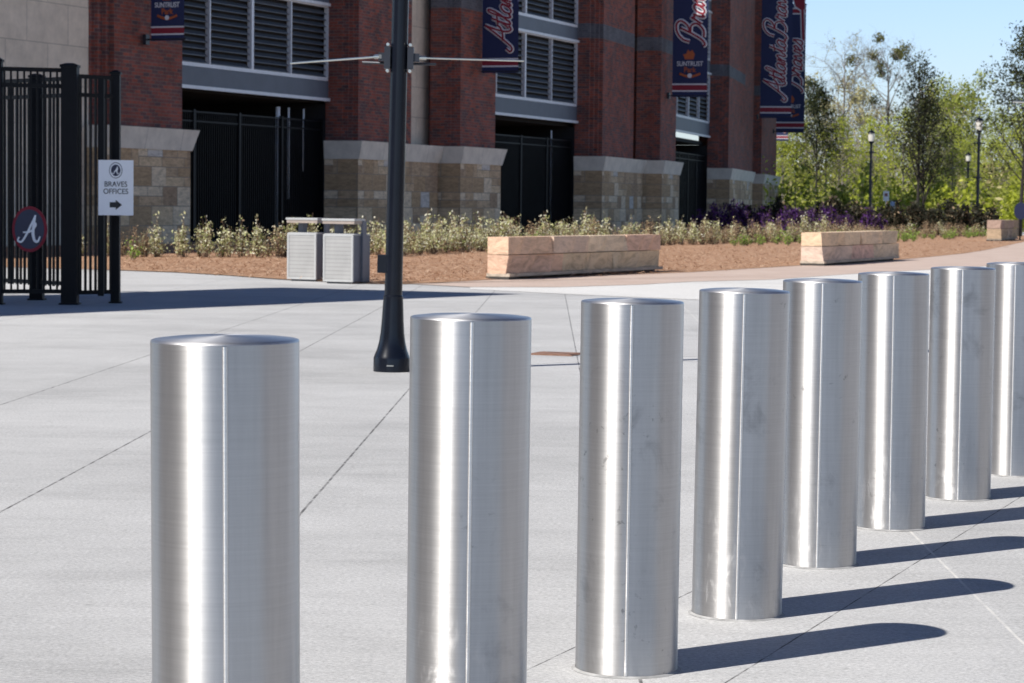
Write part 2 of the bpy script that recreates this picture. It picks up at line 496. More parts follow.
# ------------------------------------------------------------------ the ground
def sheet(name, pts, z, mat, thick=None):
    b = MB(); b.face([(p[0], p[1], z) for p in pts])
    o = b.build(name, mat)
    bm = bmesh.new(); bm.from_mesh(o.data); bmesh.ops.triangulate(bm, faces=bm.faces)
    for f in bm.faces:
        f.normal_update()
        if f.normal.z < 0: f.normal_flip()
    bm.to_mesh(o.data); bm.free()
    return tag(o, kind='structure')

sheet('ground', [(-1500, -600), (1500, -600), (1500, 2500), (-1500, 2500)], -.16, M['grass'])
b = MB()
b.face([(-70, 1.2, 0), (70, 1.2, 0), (70, 128, 0), (-70, 128, 0)])
b.face([(-70, 1.2, -.14), (70, 1.2, -.14), (70, 1.2, 0), (-70, 1.2, 0)])
tag(b.build('plaza_pavement', M['plaza']), kind='structure')
sheet('road', [(-120, -14), (120, -14), (120, 1.195), (-120, 1.195)], -.14, M['asphalt'])
W_up = [(405, 284.5), (470, 287.5), (560, 287.5), (640, 285), (690, 282), (770, 280), (855, 274), (928, 270), (1024, 264)]
W_dn = [(440, 286.5), (470, 289.3), (580, 295), (690, 299.6), (920, 306)]
up = [G(*p) for p in W_up]; dn = [G(*p) for p in W_dn]
bed = [G(*p) for p in ((118, 270.6), (173, 272.6), (230, 276), (278, 279.6), (330, 282.3), (370, 284.2), (405, 284.4), (440, 283.2), (487, 280.5))]
bed2 = [G(*p) for p in ((690, 272.8), (760, 268.5), (800, 266), (896, 260.4), (930, 257.3), (964, 253.8), (985, 250.5), (1002, 247), (1016, 243.8), (1024, 242))]
sheet('pale_concrete_strip', [up[1]] + up[2:] + [Vector((30, 50, 0)), Vector((30, 24, 0))] + dn[::-1][:-1], .004, M['pale_concrete'])
far = [Vector((26, 96, 0)), Vector((34, 100, 0)), Vector((34, 50, 0))]
sheet('brick_path', [G(405, 284.0)] + up[1:] + far[::-1] + bed2[::-1] + bed[::-1][:3], .008, M['pavers'])
bed_poly = [Vector((-24, 45, 0)), Vector((-13, 45.3, 0))] + bed + bed2 + [Vector((25, 100, 0)), Vector((24, 112, 0)), Vector((14, 128, 0)), Vector((-30, 128, 0))]
sheet('mulch_bed', bed_poly, .013, M['mulch'])

def inside(p, poly):
    c = False; n = len(poly)
    for i in range(n):
        a, q = poly[i], poly[i - 1]
        if (a.y > p[1]) != (q.y > p[1]) and p[0] < (q.x - a.x) * (p[1] - a.y) / (q.y - a.y) + a.x: c = not c
    return c

b = MB(); rnd = random.Random(5); k = 0
while k < 18000:
    px = rnd.uniform(118, 1024); py = rnd.uniform(238, 286)
    g = G(px, py)
    if not inside(g, bed_poly): continue
    k += 1
    g = g + Vector((rnd.gauss(0, .14), rnd.gauss(0, .22), 0))
    a = rnd.uniform(0, 2 * pi); L = rnd.uniform(.025, .075); t = rnd.uniform(.003, .008); z = rnd.uniform(.015, .045); tz = rnd.uniform(-.03, .05)
    d = Vector((cos(a), sin(a), 0)); e = Vector((-sin(a), cos(a), .3)) * t
    q = Vector((g.x, g.y, z))
    b.face([q - d * L - e, q + d * L - e + Vector((0, 0, tz)), q + d * L + e + Vector((0, 0, tz)), q - d * L + e])
tag(b.build('pine_straw', M['straw']), kind='stuff', label='loose reddish pine straw strewn over the mulch bed', cat='straw')

# ------------------------------------------------------------------ stadium facade
HT = 13.5
PIL = []            # front left corner column and depth, brick right end column, next
def V2(px, Y): return Vector((XA(px, Y, 3.5), Y))
cor = {1: V2(114, 65.0), 2: V2(358, 78.6), 3: V2(460, 85.0), 4: V2(602, 100.0), 5: V2(660, 107.5), 6: V2(728, 128.0), 7: V2(761, 150.0)}
def solve_w(c, u, px):
    lo, hi = 0.2, 14.0
    for _ in range(50):
        mid = (lo + hi) / 2; p = c + u * mid
        if p.x < XA(px, p.y, 3.5): lo = mid
        else: hi = mid
    return lo
dirs = {}
seq = [1, 2, 3, 4, 5, 6, 7]
for a, c in zip(seq, seq[1:]): dirs[a] = (cor[c] - cor[a]).normalized()
def rot2(v, a): return Vector((v.x * cos(a) - v.y * sin(a), v.x * sin(a) + v.y * cos(a)))
dirs[2] = rot2(dirs[2], .105); dirs[4] = rot2(dirs[4], .10)
dirs[7] = dirs[6].copy()

ends = {1: 182, 2: 411, 3: 495, 4: 633, 5: 675.5, 6: 744, 7: 776}

bld = empty('stadium_building', (cor[2].x, cor[2].y, 0))
tag(bld, 'red brick stadium facade on tan stone bases with dark gated bays and louvred windows', 'building')
BI = Matrix.Translation(-bld.location)
def frame2(c, u):                                # local x along the facade, local y into the building
    n = Vector((u.y, -u.x))
    M4 = Matrix(((u.x, -n.x, 0, c.x), (u.y, -n.y, 0, c.y), (0, 0, 1, 0), (0, 0, 0, 1)))
    return BI @ M4
D = 1.02
zs = [(2.9, 8.05, 0), (8.05, 8.65, 1), (8.65, 60, 0)]
hts = {1: 13.5, 2: 13.5, 3: 13.5, 4: 14, 5: 14, 6: 17.5, 7: 22}
EX = {1: .30, 4: .26, 6: .24}
def pillar(i):
    c, u = cor[i], dirs[i]; F4 = frame2(c, u); wd = solve_w(c, u, ends[i])
    b = MB(); ex = EX.get(i, 0.0)
    plan = [(0, 0), (wd, 0), (wd, D + .6), (.4, D + .6), (.4, D + .04), (-.21 - ex, D + .04), (-.21 - ex, .46), (-.14 - ex * .67, .46), (-.14 - ex * .67, .30), (-.07 - ex * .33, .30), (-.07 - ex * .33, .15), (0, .15)]
    for z0, z1, mi in zs:
        b.prism(plan, z0, min(z1, hts[i]), mi, F4, close=False)
    b.face([F4 @ Vector((p[0], p[1], hts[i])) for p in plan], 0)
    root = b.build('brick_pillar', [M['brick'], M['band']], bld)
    ext = {2: (cor[3] - c).length - .62, 4: (cor[5] - c).length - .62, 6: solve_w(c, u, 757)}.get(i, wd + .2)
    b = MB(); b.box(-.33 - ex, ext, -.16, D + .02, 0, 2.70, 0, F4)
    b.build('stone_base', M['ashlar'], root)
    b = MB()
    lo = [(-.36 - ex, -.2), (ext + .04, -.2), (ext + .04, D + .02), (-.36 - ex, D + .02)]; hi = [(-.40 - ex, -.32), (ext + .26, -.32), (ext + .26, D + .03), (-.40 - ex, D + .03)]
    b.hexa([F4 @ Vector((p[0], p[1], 2.61)) for p in lo] + [F4 @ Vector((p[0], p[1], 3.2)) for p in hi])
    bevel(b.build('stone_cap', M['cap'], root), .03)
    return wd
wid = {i: pillar(i) for i in seq}

# limestone strips between paired pillars
for i, j in ((2, 3), (4, 5)):
    c, u = cor[i], dirs[i]; F4 = frame2(c, u); L = (cor[j] - c).length
    b = MB(); b.box(wid[i] + .01, L + .6, .62, D + .4, 2.9, hts[i] - .3, 0, F4)
    b.build('limestone_strip', M['limestone'], bld)
b = MB(); F4 = frame2(cor[6], dirs[6]); b.box(wid[6] + .01, (cor[7] - cor[6]).length + 1, .5, D + .6, 0, 16, 0, F4)
b.build('brick_wall', M['brick'], bld)
# pale wall at the left
F4 = frame2(cor[1], dirs[1])
b = MB(); b.box(-30, -.22 - EX[1], D - .55, D + 1.0, 0, 13.2, 0, F4)
b.build('limestone_wall', M['limestone'], bld)

LIGHT_SLITS = {1: ((277.5, .075, .1), (288.3, .035, 1.3), (303.3, .03, 2.2)), 3: ((551, .03, .2),)}
def bay(i, j, px_right, panel, z_):
    c = cor[i] + dirs[i] * (wid[i] + .001)
    n_j = Vector((dirs[j].y, -dirs[j].x)); n_i = Vector((dirs[i].y, -dirs[i].x))
    a = cor[i] + dirs[i] * wid[i] - n_i * D
    e = cor[j] - dirs[j] * (.21 + EX.get(j, 0.0)) - n_j * D
    u = (e - a).normalized(); L = (e - a).length
    F4 = frame2(a, u); H = hts[i] - .4
    # floors of louvred windows between metal spandrels
    lv = [(z_[1] + .06, z_[2]), (z_[3] + .06, z_[3] + 2.5), (z_[3] + 3.15, H + .2)]
    bz = [(z_[0], z_[1]), (z_[2] + .05, z_[3]), (z_[3] + 2.55, z_[3] + 3.1)]
    for z0, z1 in bz:
        b = MB(); b.box(-.5, L + .5, -.05, .35, z0, z1, 0, F4)
        o = b.build('spandrel_panel', M['beam'], bld)
        b = MB()
        b.box(-.5, L + .5, -.12, .0 - .052, z0 - .07, z0 + .03, 0, F4)
        b.build('trim', M['frame'], o)
    for z0, z1 in lv:
        if z1 > H + .01: z1 = H
        k = 0; x1 = L
        while x1 > 0.3:
            x0 = max(0.0, x1 - panel)
            fr = MB(); t = .05
            thick = .11 if k % 2 == 1 else .03
            fr.box(x0, x1, -.04, .1, z0 - .05, z0 + .06, 0, F4)
            fr.box(x0, x1, -.04, .1, z1 - .06, z1 + .04, 0, F4)
            fr.box(x0, x0 + thick, -.05, .1, z0 + .061, z1 - .061, 0, F4)
            fr.box(x1 - .03, x1 - .001, -.05, .1, z0 + .061, z1 - .061, 0, F4)
            wf = fr.build('louvered_window', M['frame'], bld)
            lb = MB()
            nb = 11
            for q in range(nb):
                zz = z0 + .08 + (z1 - z0 - .16) * (q + .5) / nb; h = (z1 - z0) / nb
                xa, xb = x0 + thick, x1 - .03
                c8 = [(xa, .02, zz - h * .48), (xb, .02, zz - h * .48), (xb, .16, zz + h * .05), (xa, .16, zz + h * .05),
                      (xa, .02, zz - h * .38), (xb, .02, zz - h * .38), (xb, .16, zz + h * .15), (xa, .16, zz + h * .15)]
                lb.hexa([F4 @ Vector(p) for p in c8])
            lb.build('louver_blades', M['louver'], wf)
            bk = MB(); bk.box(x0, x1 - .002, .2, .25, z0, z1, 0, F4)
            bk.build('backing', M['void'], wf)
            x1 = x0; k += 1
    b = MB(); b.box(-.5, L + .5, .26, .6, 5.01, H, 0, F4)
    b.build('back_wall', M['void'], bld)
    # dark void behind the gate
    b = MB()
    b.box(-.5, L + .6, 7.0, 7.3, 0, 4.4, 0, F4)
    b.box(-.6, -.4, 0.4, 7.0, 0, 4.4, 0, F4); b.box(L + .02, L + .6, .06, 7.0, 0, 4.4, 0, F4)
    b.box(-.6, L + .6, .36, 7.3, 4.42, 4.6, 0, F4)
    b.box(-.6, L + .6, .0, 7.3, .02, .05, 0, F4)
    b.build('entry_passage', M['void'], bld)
    nin = Vector((-u.y, u.x))
    for px, rad, zlo in LIGHT_SLITS.get(i, ()):          # white pipes added inside the gate in place of bright light slits
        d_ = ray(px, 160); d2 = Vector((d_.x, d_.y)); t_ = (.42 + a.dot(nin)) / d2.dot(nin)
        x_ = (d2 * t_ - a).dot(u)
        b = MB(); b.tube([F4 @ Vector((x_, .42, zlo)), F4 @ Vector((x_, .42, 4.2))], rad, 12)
        b.build('light_slit_pipe', M['sign_white'], bld, True)
    # iron gate
    b = MB(); gh = 3.85
    nb = int(L / .13)
    for q in range(nb + 1):
        x = L * q / nb
        b.box(x - .012, x + .012, .19, .214, .1, gh, 0, F4)
    for zz in (.15, gh - .32, gh - .04): b.box(0, L, .18, .225, zz, zz + .045, 0, F4)
    np_ = max(2, int(L / 2.6))
    for q in range(np_ + 1):
        x = L * q / np_
        b.box(x - .06, x + .06, .15, .25, 0, gh + .05, 0, F4)
    b.build('gate', M['black'], bld)
    return a, u, L
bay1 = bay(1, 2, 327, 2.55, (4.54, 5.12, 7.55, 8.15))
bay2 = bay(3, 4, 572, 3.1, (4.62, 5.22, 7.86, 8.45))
bay3 = bay(5, 6, 703, 3.4, (4.86, 5.52, 8.1, 8.8))
# building mass behind
b = MB()
for i, j in ((1, 2), (2, 3), (3, 4), (4, 5), (5, 6), (6, 7)):
    n = Vector((dirs[i].y, -dirs[i].x)); n2 = Vector((dirs[j].y, -dirs[j].x))
    p = [cor[i] - n * 9, cor[j] - n2 * 9, cor[j] - n2 * 9.5, cor[i] - n * 9.5]
    if i > 1: b.prism([(q.x - bld.location.x, q.y - bld.location.y) for q in p], 0, 12.5)
    p = [cor[i] - n * (D + .7), cor[j] - n2 * (D + .7), cor[j] - n2 * 30, cor[i] - n * 30]
    b.prism([(q.x - bld.location.x, q.y - bld.location.y) for q in p], 12.6, 13.0)
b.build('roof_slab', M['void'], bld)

# ------------------------------------------------------------------ lettering helpers
STR = {
 'A': (1.75, [[(-.25, .45), (-.42, .05), (-.05, -.12), (.35, .45), (.85, 1.5), (1.3, 2.55)], [(1.3, 2.55), (1.22, 1.3), (1.30, .4), (1.6, -.02), (1.9, .2)], [(.38, .78), (.95, .8), (1.45, 1.0), (1.65, 1.35)]]),
 't': (.62, [[(-.1, .25), (.2, .8), (.38, 1.9), (.24, .6), (.32, .05), (.62, .25)], [(.0, 1.25), (.7, 1.4)]]),
 'l': (.58, [[(-.1, .25), (.3, 1.1), (.5, 2.0), (.36, 2.25), (.2, 1.8), (.18, .5), (.34, .03), (.58, .25)]]),
 'a': (.98, [[(.72, .82), (.45, 1.0), (.1, .68), (.05, .2), (.28, 0), (.58, .25), (.75, .95), (.70, .3), (.82, .03), (.98, .25)]]),
 'n': (1.0, [[(-.1, .25), (.12, .95), (.18, .55), (.16, 0)], [(.16, .35), (.48, .98), (.66, .8), (.64, .25), (.78, .03), (1.0, .25)]]),
 'r': (.8, [[(-.1, .25), (.1, .8), (.22, 1.2), (.32, .92), (.58, .98), (.52, .4), (.6, .03), (.8, .25)]]),
 'v': (.85, [[(-.05, .6), (.1, .98), (.24, .55), (.36, .04), (.6, .45), (.7, 1.0), (.88, .8)]]),
 'e': (.72, [[(-.1, .25), (.35, .5), (.5, .8), (.35, 1.0), (.12, .7), (.12, .25), (.36, .02), (.72, .3)]]),
 's': (.7, [[(-.1, .2), (.25, .75), (.36, 1.1), (.52, .5), (.46, .1), (.22, 0), (.02, .12)]]),
 'B': (1.75, [[(.75, 2.2), (.55, 1.2), (.25, .25), (-.1, -.08), (-.3, .12)], [(-.25, 1.35), (-.2, 2.0), (.3, 2.5), (1.0, 2.55), (1.4, 2.15), (1.15, 1.55), (.6, 1.3), (1.25, 1.2), (1.55, .65), (1.15, .08), (.5, .05)]]),
 ' ': (.3, []),
}
def script(word, fn, size, r_w, r_r, parent, mats, shear=.28, name='script_lettering'):
    """cursive word as raised print: a wide white stroke under a narrow red one; fn maps word x,y and relief to local 3D"""
    bw, br = MB(), MB(); x = 0.0
    nrm = (fn(0, 0, 1) - fn(0, 0, 0)).normalized()
    k = 0
    for ch in word:
        adv, strokes = STR[ch]
        for st in strokes:
            pts = catmull([Vector((x + px + shear * py, py, 0)) for px, py in st], 5)
            P = [fn(p.x * size, p.y * size, 0) for p in pts]
            bw.tube(P, r_w, 8, 0, True, nrm * .12)
            br.tube([q + nrm * .004 for q in P], r_r, 8, 0, True, nrm * .22)
            k += 1
        x += adv
    o = bw.build(name, mats[0], parent, True)
    o2 = br.build('inner_stroke', mats[1], o, True)
    return o

def text(s, size, mat, parent, loc, rot, name='lettering', sx=1.0, align='CENTER', bold=0.0):
    cu = bpy.data.curves.new('lettering', 'FONT')
    cu.body = s; cu.size = size; cu.align_x = align; cu.align_y = 'CENTER'; cu.extrude = .002; cu.offset = bold
    tmp = bpy.data.objects.new('lettering', cu)
    COL.objects.link(tmp)
    dg = bpy.context.evaluated_depsgraph_get()
    me = bpy.data.meshes.new_from_object(tmp.evaluated_get(dg))
    bpy.data.objects.remove(tmp)
    me.materials.clear(); me.materials.append(mat)
    me.name = name
    o = bpy.data.objects.new(name, me)
    COL.objects.link(o); o.parent = parent
    o.location = loc; o.rotation_euler = rot; o.scale = (sx, 1, 1)
    return o

# ------------------------------------------------------------------ banners on the pillars
def banner(px0, px1, py_bot, Y, ztop, nrm, kind, label):
    """cloth banner standing out from the wall; left edge at px0, right edge at px1"""
    p0 = AT(px0, py_bot, Y)
    d = Vector((nrm.x, nrm.y, 0)).normalized()
    lo, hi = .3, 4.0
    for _ in range(40):
        mid = (lo + hi) / 2; q = p0 + d * mid
        if q.x < XA(px1, q.y, p0.z): lo = mid
        else: hi = mid
    W = lo; H = ztop - p0.z
    root = empty('banner', p0, atan2(d.y, d.x))
    tag(root, label, 'banner', 'navy banners along the brick facade')
    s = W
    rows = [(0, .15, 0), (.15, .19, 2), (.19, .34, 1), (.34, .38, 2), (.38, H / s - .38, 0), (H / s - .38, H / s - .34, 2), (H / s - .34, H / s - .19, 1), (H / s - .19, H / s - .15, 2), (H / s - .15, H / s, 0)]
    b = MB(); nx = 8
    for z0, z1, mi in rows:
        for i in range(nx):
            x0, x1 = W * i / nx, W * (i + 1) / nx
            f = lambda x: -.012 * sin(x / W * pi)
            b.face([(x0, f(x0), z0 * s), (x1, f(x1), z0 * s), (x1, f(x1), z1 * s), (x0, f(x0), z1 * s)], mi)
            b.face([(x1, f(x1) + .006, z0 * s), (x0, f(x0) + .006, z0 * s), (x0, f(x0) + .006, z1 * s), (x1, f(x1) + .006, z1 * s)], mi)
    b.build('cloth', [M['navy'], M['red'], M['white']], root, True)
    b = MB()
    for z in (.04 * s, H - .04 * s):
        b.tube([(-.12, .0, z), (W + .06, .0, z)], .025, 8)
        b.box(-.2, -.1, -.10, .10, z - .14, z + .14)
    b.build('bracket', M['bracket'], root)
    up = lambda base, z0: (lambda x, y, r: Vector((base - y, -.03 - r, z0 + x)))
    if kind == 'city':
        sz = W * .285
        script('Atlanta Braves', up(W * .80, .66 * s), sz, W * .056, W * .031, root, (M['white'], M['red']))
    else:
        z0 = 1.52 * s
        script('Braves', up(W * .90, z0), W * .31, W * .066, W * .037, root, (M['white'], M['red']))
        # axe emblem beside the word
        def axe(g, mi, b, y):
            hx = [(.87 - g, 3.3 - g), (.965 + g * .5, 3.25 - g), (.90 + g, 4.8 + g), (.80 - g, 4.8 + g)]
            bl = [(.84 - g, 4.35 - g), (.62 - g, 4.5 - g), (.55 - g, 4.75), (.66 - g, 5.02 + g), (.88, 4.92 + g), (.955 + g * .4, 4.85 + g), (.955 + g * .4, 4.4 - g)]
            for poly in (hx, bl):
                b.face([(p[0] * W, y, p[1] * s) for p in poly], mi); y -= .004
        b = MB(); axe(.035, 0, b, -.026); e = b.build('axe_emblem', M['white'], root)
        b = MB(); axe(0, 0, b, -.034); b.build('inner_shape', M['red'], e)
        # sponsor mark under the word
        rt = (pi / 2, 0, 0)
        text('SUNTRUST', W * .185, M['white'], root, (W * .5, -.026, .93 * s), rt, 'sponsor_lettering', .82, bold=.004)
        o = script('Prv', lambda x, y, r: Vector((0, 0, 0)), 0, .01, .01, root, (M['orange'], M['orange'])) if False else None
        text('Park', W * .21, M['orange'], root, (W * .5, -.028, .76 * s), (pi / 2, 0, 0), 'park_lettering', .9, bold=.006)
        b = MB()
        P = catmull([(W * .20, -.024, .66 * s), (W * .36, -.024, .60 * s), (W * .5, -.024, .57 * s), (W * .64, -.024, .60 * s), (W * .80, -.024, .66 * s)], 5)
        b.tube(P, W * .035, 6, 0, True, Vector((0, -1, 0)) * .15)
        b.build('ribbon', M['orange'], root, True)
        b = MB()
        n = 14
        b.face([(W * (.5 + .065 * cos(2 * pi * k / n)), -.034, (.60 + .065 * sin(2 * pi * k / n)) * s) for k in range(n)])
        b.build('ball', M['white'], root)
        b = MB()
        pts = [(.36, 1.06), (.60, 1.06), (.64, 1.2), (.56, 1.33), (.50, 1.27), (.44, 1.34), (.40, 1.22), (.30, 1.2)]
        b.face([(W * x, -.026, z * s) for x, z in pts])
        b.build('flame_emblem', M['orange'], root)
    return root
nv = {i: Vector((dirs[i].y, -dirs[i].x)) for i in seq}
banner(151, 184, 41, cor[1].y + 1.2, 12.6, nv[1], 'team', 'navy banner with the sponsor mark above the leftmost gated bay')
banner(482, 518, 73, cor[3].y + 1.9, 13.2, nv[3], 'city', 'navy banner with red and white script behind the street pole arm tip')
banner(672, 707, 97, cor[5].y + 1.5, 14.0, nv[5], 'team', 'navy banner with big script and white sponsor lettering on the middle pillar')
banner(760, 791, 118, 140.0, 15.4, nv[6], 'city', 'navy script banner nearest the sky, overlapping the one with the axe')
banner(776, 804, 132.5, 153.0, AT(804, 4, 153).z, nv[6], 'team', 'navy banner with red axe emblem partly hidden behind another banner')
banner(773, 788, 141, 168.0, 11.5, nv[6], 'city', 'lowest and farthest navy banner, only its striped foot showing')

# ------------------------------------------------------------------ canopy beyond the left edge of the photo (its shadow crosses the plaza)
hc = 10.0; off = SH * (hc / math.tan(EL))
A0 = G(523, 294.0) - off; B0 = G(284, 287.5) - off
d = (Vector((-.575, -.82, 0))).normalized()
A1, B1 = A0 + d * 20, B0 + d * 20
cp = empty('entrance_canopy', ((A0 + B1) / 2).to_tuple())
tag(cp, 'flat steel entrance canopy on slim columns left of the gate', 'canopy')
cl = Vector(cp.location)
b = MB(); b.prism([((p - cl).x, (p - cl).y) for p in (A0, B0, B1, A1)], hc - .35, hc)
b.build('roof_slab', M['beam'], cp)
for t in (2.0, 10.0, 18.0):
    for a in (.25, .75):
        q = A0 + (B0 - A0) * a + d * t - cl
        b = MB(); b.box(q.x - .14, q.x + .14, q.y - .14, q.y + .14, 0, hc - .351)
        b.build('column', M['beam'], cp)

# brick block added left of the camera to darken the bollards' left reflections
ob = empty('reflection_block_left', (-27, -2, 0)); tag(ob, 'dark brick block added beyond the left edge to darken reflections', 'building')
b = MB(); b.prism([(-7, -17), (7, -17), (7, 17), (-7, 17)], -.1, 11.5); b.build('wall', M['brick'], ob)
b = MB(); b.box(-7.3, 7.3, -17.3, 17.3, 11.51, 12.1); b.build('cornice', M['limestone'], ob)
for z in (1.2, 5.0, 8.4):
    for y in range(-15, 16, 5):
        b = MB(); b.box(7.01, 7.08, y - .9, y + .9, z, z + 2); b.build('window', M['beam'], ob)

ob = empty('reflection_block_right', (42, 22, 0)); tag(ob, 'long grey block added beyond the right edge to darken reflections', 'building')  # block added out of view to darken the bollards' right reflections
b = MB(); b.prism([(-7, -34), (7, -34), (7, 34), (-7, 34)], -.1, 10.5); b.build('wall', plain('grey render', (.22, .225, .235), .85), ob)
b = MB(); b.box(-7.3, 7.3, -34.3, 34.3, 10.51, 11.0); b.build('cornice', M['limestone'], ob)
for z in (1.0, 6.0):
    for y in range(-30, 31, 6):
        b = MB(); b.box(-7.08, -7.01, y - 1.6, y + 1.6, z, z + 2.8); b.build('window', M['beam'], ob)

# ------------------------------------------------------------------ picket gate at the left
def picket_panel(b, p, q, zb, zt, rails, sp=.115, pw=.024):
    d = (q - p); L = d.length; d.normalize(); nrm = Vector((-d.y, d.x, 0))
    Mx = Matrix(((d.x, nrm.x, 0, p.x), (d.y, nrm.y, 0, p.y), (0, 0, 1, 0), (0, 0, 0, 1)))
    n = max(2, int(round(L / sp)))
    for i in range(1, n):
        x = L * i / n
        b.box(x - pw / 2, x + pw / 2, -pw / 2, pw / 2, zb, zt, 0, Mx)
    for z in rails: b.box(0, L, -.022, .022, z - .024, z + .024, 0, Mx)
def post(b, p, wd, h, rz=0.0):
    Mx = Matrix.Translation(p) @ Matrix.Rotation(rz, 4, 'Z')
    b.box(-wd / 2, wd / 2, -wd / 2, wd / 2, 0, h, 0, Mx)
    b.box(-wd / 2 - .012, wd / 2 + .012, -wd / 2 - .012, wd / 2 + .012, h + .0005, h + .03, 0, Mx)
    t = [Mx @ Vector((sx * wd / 2, sy * wd / 2, h + .031)) for sx, sy in ((-1, -1), (1, -1), (1, 1), (-1, 1))]
    t2 = [Mx @ Vector((sx * wd / 4, sy * wd / 4, h + .05)) for sx, sy in ((-1, -1), (1, -1), (1, 1), (-1, 1))]
    b.hexa(t + t2)
    b.box(-wd / 2 - .02, wd / 2 + .02, -wd / 2 - .02, wd / 2 + .02, .001, .02, 0, Mx)
gp = G(70, 304.5); rp = G(115.5, 303.2); lp = G(-2, 304.5); bp = G(37, 300.0)
def zat(py, px, Y): return AT(px, py, Y).z
gr = empty('picket_gate', gp)
tag(gr, 'tall black steel picket gate standing open at the left of the plaza', 'gate')
O = Vector(gp)
b = MB(); post(b, gp - O, .185, zat(67.5, 70, gp.y)); bevel(b.build('post', M['black'], gr), .008)
b = MB(); post(b, rp - O, .105, zat(74.5, 115, rp.y)); bevel(b.build('post', M['black'], gr), .006)
b = MB(); post(b, lp - O, .105, zat(62, 0, lp.y)); bevel(b.build('post', M['black'], gr), .006)
b = MB(); post(b, bp - O, .16, zat(78, 37, bp.y)); bevel(b.build('post', M['black'], gr), .008)
zt = zat(70, 30, gp.y)
b = MB(); picket_panel(b, lp - O, gp - O, .16, zt - .01, [zt, zat(86, 30, gp.y), zat(291, 30, gp.y)], .078); b.build('picket_panel', M['black'], gr)
zt = zat(76, 92, gp.y)
b = MB(); picket_panel(b, gp - O, rp - O, .13, zt - .01, [zt, zat(94.5, 92, gp.y), zat(293, 92, gp.y)], .072); b.build('picket_panel', M['black'], gr)
zt = zat(80, 37, bp.y); q = G(-60, 294)
b = MB(); picket_panel(b, q - O, bp - O, .18, zt - .01, [zt, zt - .20, .22], .085); b.build('picket_panel', M['black'], gr)
q2 = G(66, 303) + Vector((0, .3, 0))
b = MB(); picket_panel(b, bp - O, q2 - O, .18, zt - .01, [zt, zt - .20, .22], .085); b.build('picket_panel', M['black'], gr)
b = MB(); xx = AT(101, 200, gp.y + .1) - O; b.box(xx.x - .035, xx.x + .035, xx.y - .02, xx.y + .02, .1, zt - .03)
b.build('latch_stile', M['black'], gr)

# oval emblem plaque on the gate
def logo_A(parent, W, y0, mat, r):
    fn = lambda x, y, q: Vector((x, y0 - q, y))
    b = MB(); k = W
    st = [[(-.80, -.55), (-.92, -.80), (-.62, -.88), (-.28, -.45), (.12, .25), (.50, 1.0)],
          [(.50, 1.0), (.36, .30), (.30, -.30), (.42, -.78), (.68, -.85), (.86, -.50)],
          [(-.50, -.22), (-.05, -.20), (.30, .0), (.52, .28), (.50, .48)]]
    wdt = [[.5, .7, .7, .75, .8, .5], [.5, 1.0, 1.15, 1.0, .8, .5], [.5, .65, .65, .7, .5]]
    for s_, w_ in zip(st, wdt):
        P = catmull([fn(x * k, z * k, 0) for x, z in s_], 5)
        Wd = [w_[min(int(i / 5), len(w_) - 1)] * (1 - (i % 5) / 5) + w_[min(int(i / 5) + 1, len(w_) - 1)] * ((i % 5) / 5) for i in range(len(P))]
        b.tube(P, [r * q for q in Wd], 8, 0, True, Vector((0, -1, 0)) * .15)
    return b.build('letter_emblem', mat, parent, True)
def disc(b, rx, rz, y, t, mi=0, n=40):
    ring = [(rx * cos(2 * pi * k / n), rz * sin(2 * pi * k / n)) for k in range(n)]
    b.face([(x, y, z) for x, z in ring], mi)
    b.face([(x, y + t, z) for x, z in reversed(ring)], mi)
    for i in range(n):
        a, c = ring[i], ring[(i + 1) % n]
        b.face([(c[0], y, c[1]), (a[0], y, a[1]), (a[0], y + t, a[1]), (c[0], y + t, c[1])], mi)
pc = AT(29.5, 229.2, min(gp.y, lp.y) - .10); sc = gp.y / F
pl = empty('emblem_plaque', pc)
tag(pl, 'oval navy plaque with red rim and white letter A hung on the picket gate', 'plaque')
b = MB(); disc(b, 17.2 * sc, 22.6 * sc, 0, .03); b.build('rim', M['red'], pl)
b = MB(); disc(b, 14.6 * sc, 19.6 * sc, -.006, .005); b.build('field', M['sign_blue'], pl)
lg = logo_A(pl, 14 * sc, -.014, M['sign_white'], 1.55 * sc); lg.scale = (.88, 1, 1)

# white direction sign
pc = AT(115.8, 187.7, gp.y - .12)
sg = empty('direction_sign', pc)
tag(sg, 'white sign reading BRAVES OFFICES with a black arrow on the gate post', 'sign')
hw, hh = 17.4 * sc, 27.4 * sc
b = MB(); b.box(-hw, hw, 0, .008, -hh, hh); b.build('panel', M['sign_white'], sg)
b = MB(); b.box(-hw * .2, hw * .2, .008, .06, -hh * .8, -hh * .7); b.box(-hw * .2, hw * .2, .008, .06, hh * .7, hh * .8); b.build('clamp', M['bracket'], sg)
b = MB(); disc(b, 6.6 * sc, 8.0 * sc, -.004, .003); e = b.build('emblem_ring', M['bin_grey'], sg); e.location = (0, 0, 17.2 * sc)
b = MB(); disc(b, 5.9 * sc, 7.2 * sc, -.006, .0015); b.build('emblem_gap', M['sign_white'], e)
b = MB(); disc(b, 4.7 * sc, 5.8 * sc, -.008, .0015); b.build('emblem_field', M['sign_blue'], e)
logo_A(e, 4.0 * sc, -.011, M['sign_white'], .48 * sc)
text('BRAVES', 7.4 * sc, M['ink'], sg, (0, -.003, 3.3 * sc), (pi / 2, 0, 0), 'lettering', .92)
text('OFFICES', 7.4 * sc, M['ink'], sg, (0, -.003, -3.9 * sc), (pi / 2, 0, 0), 'lettering', .92)
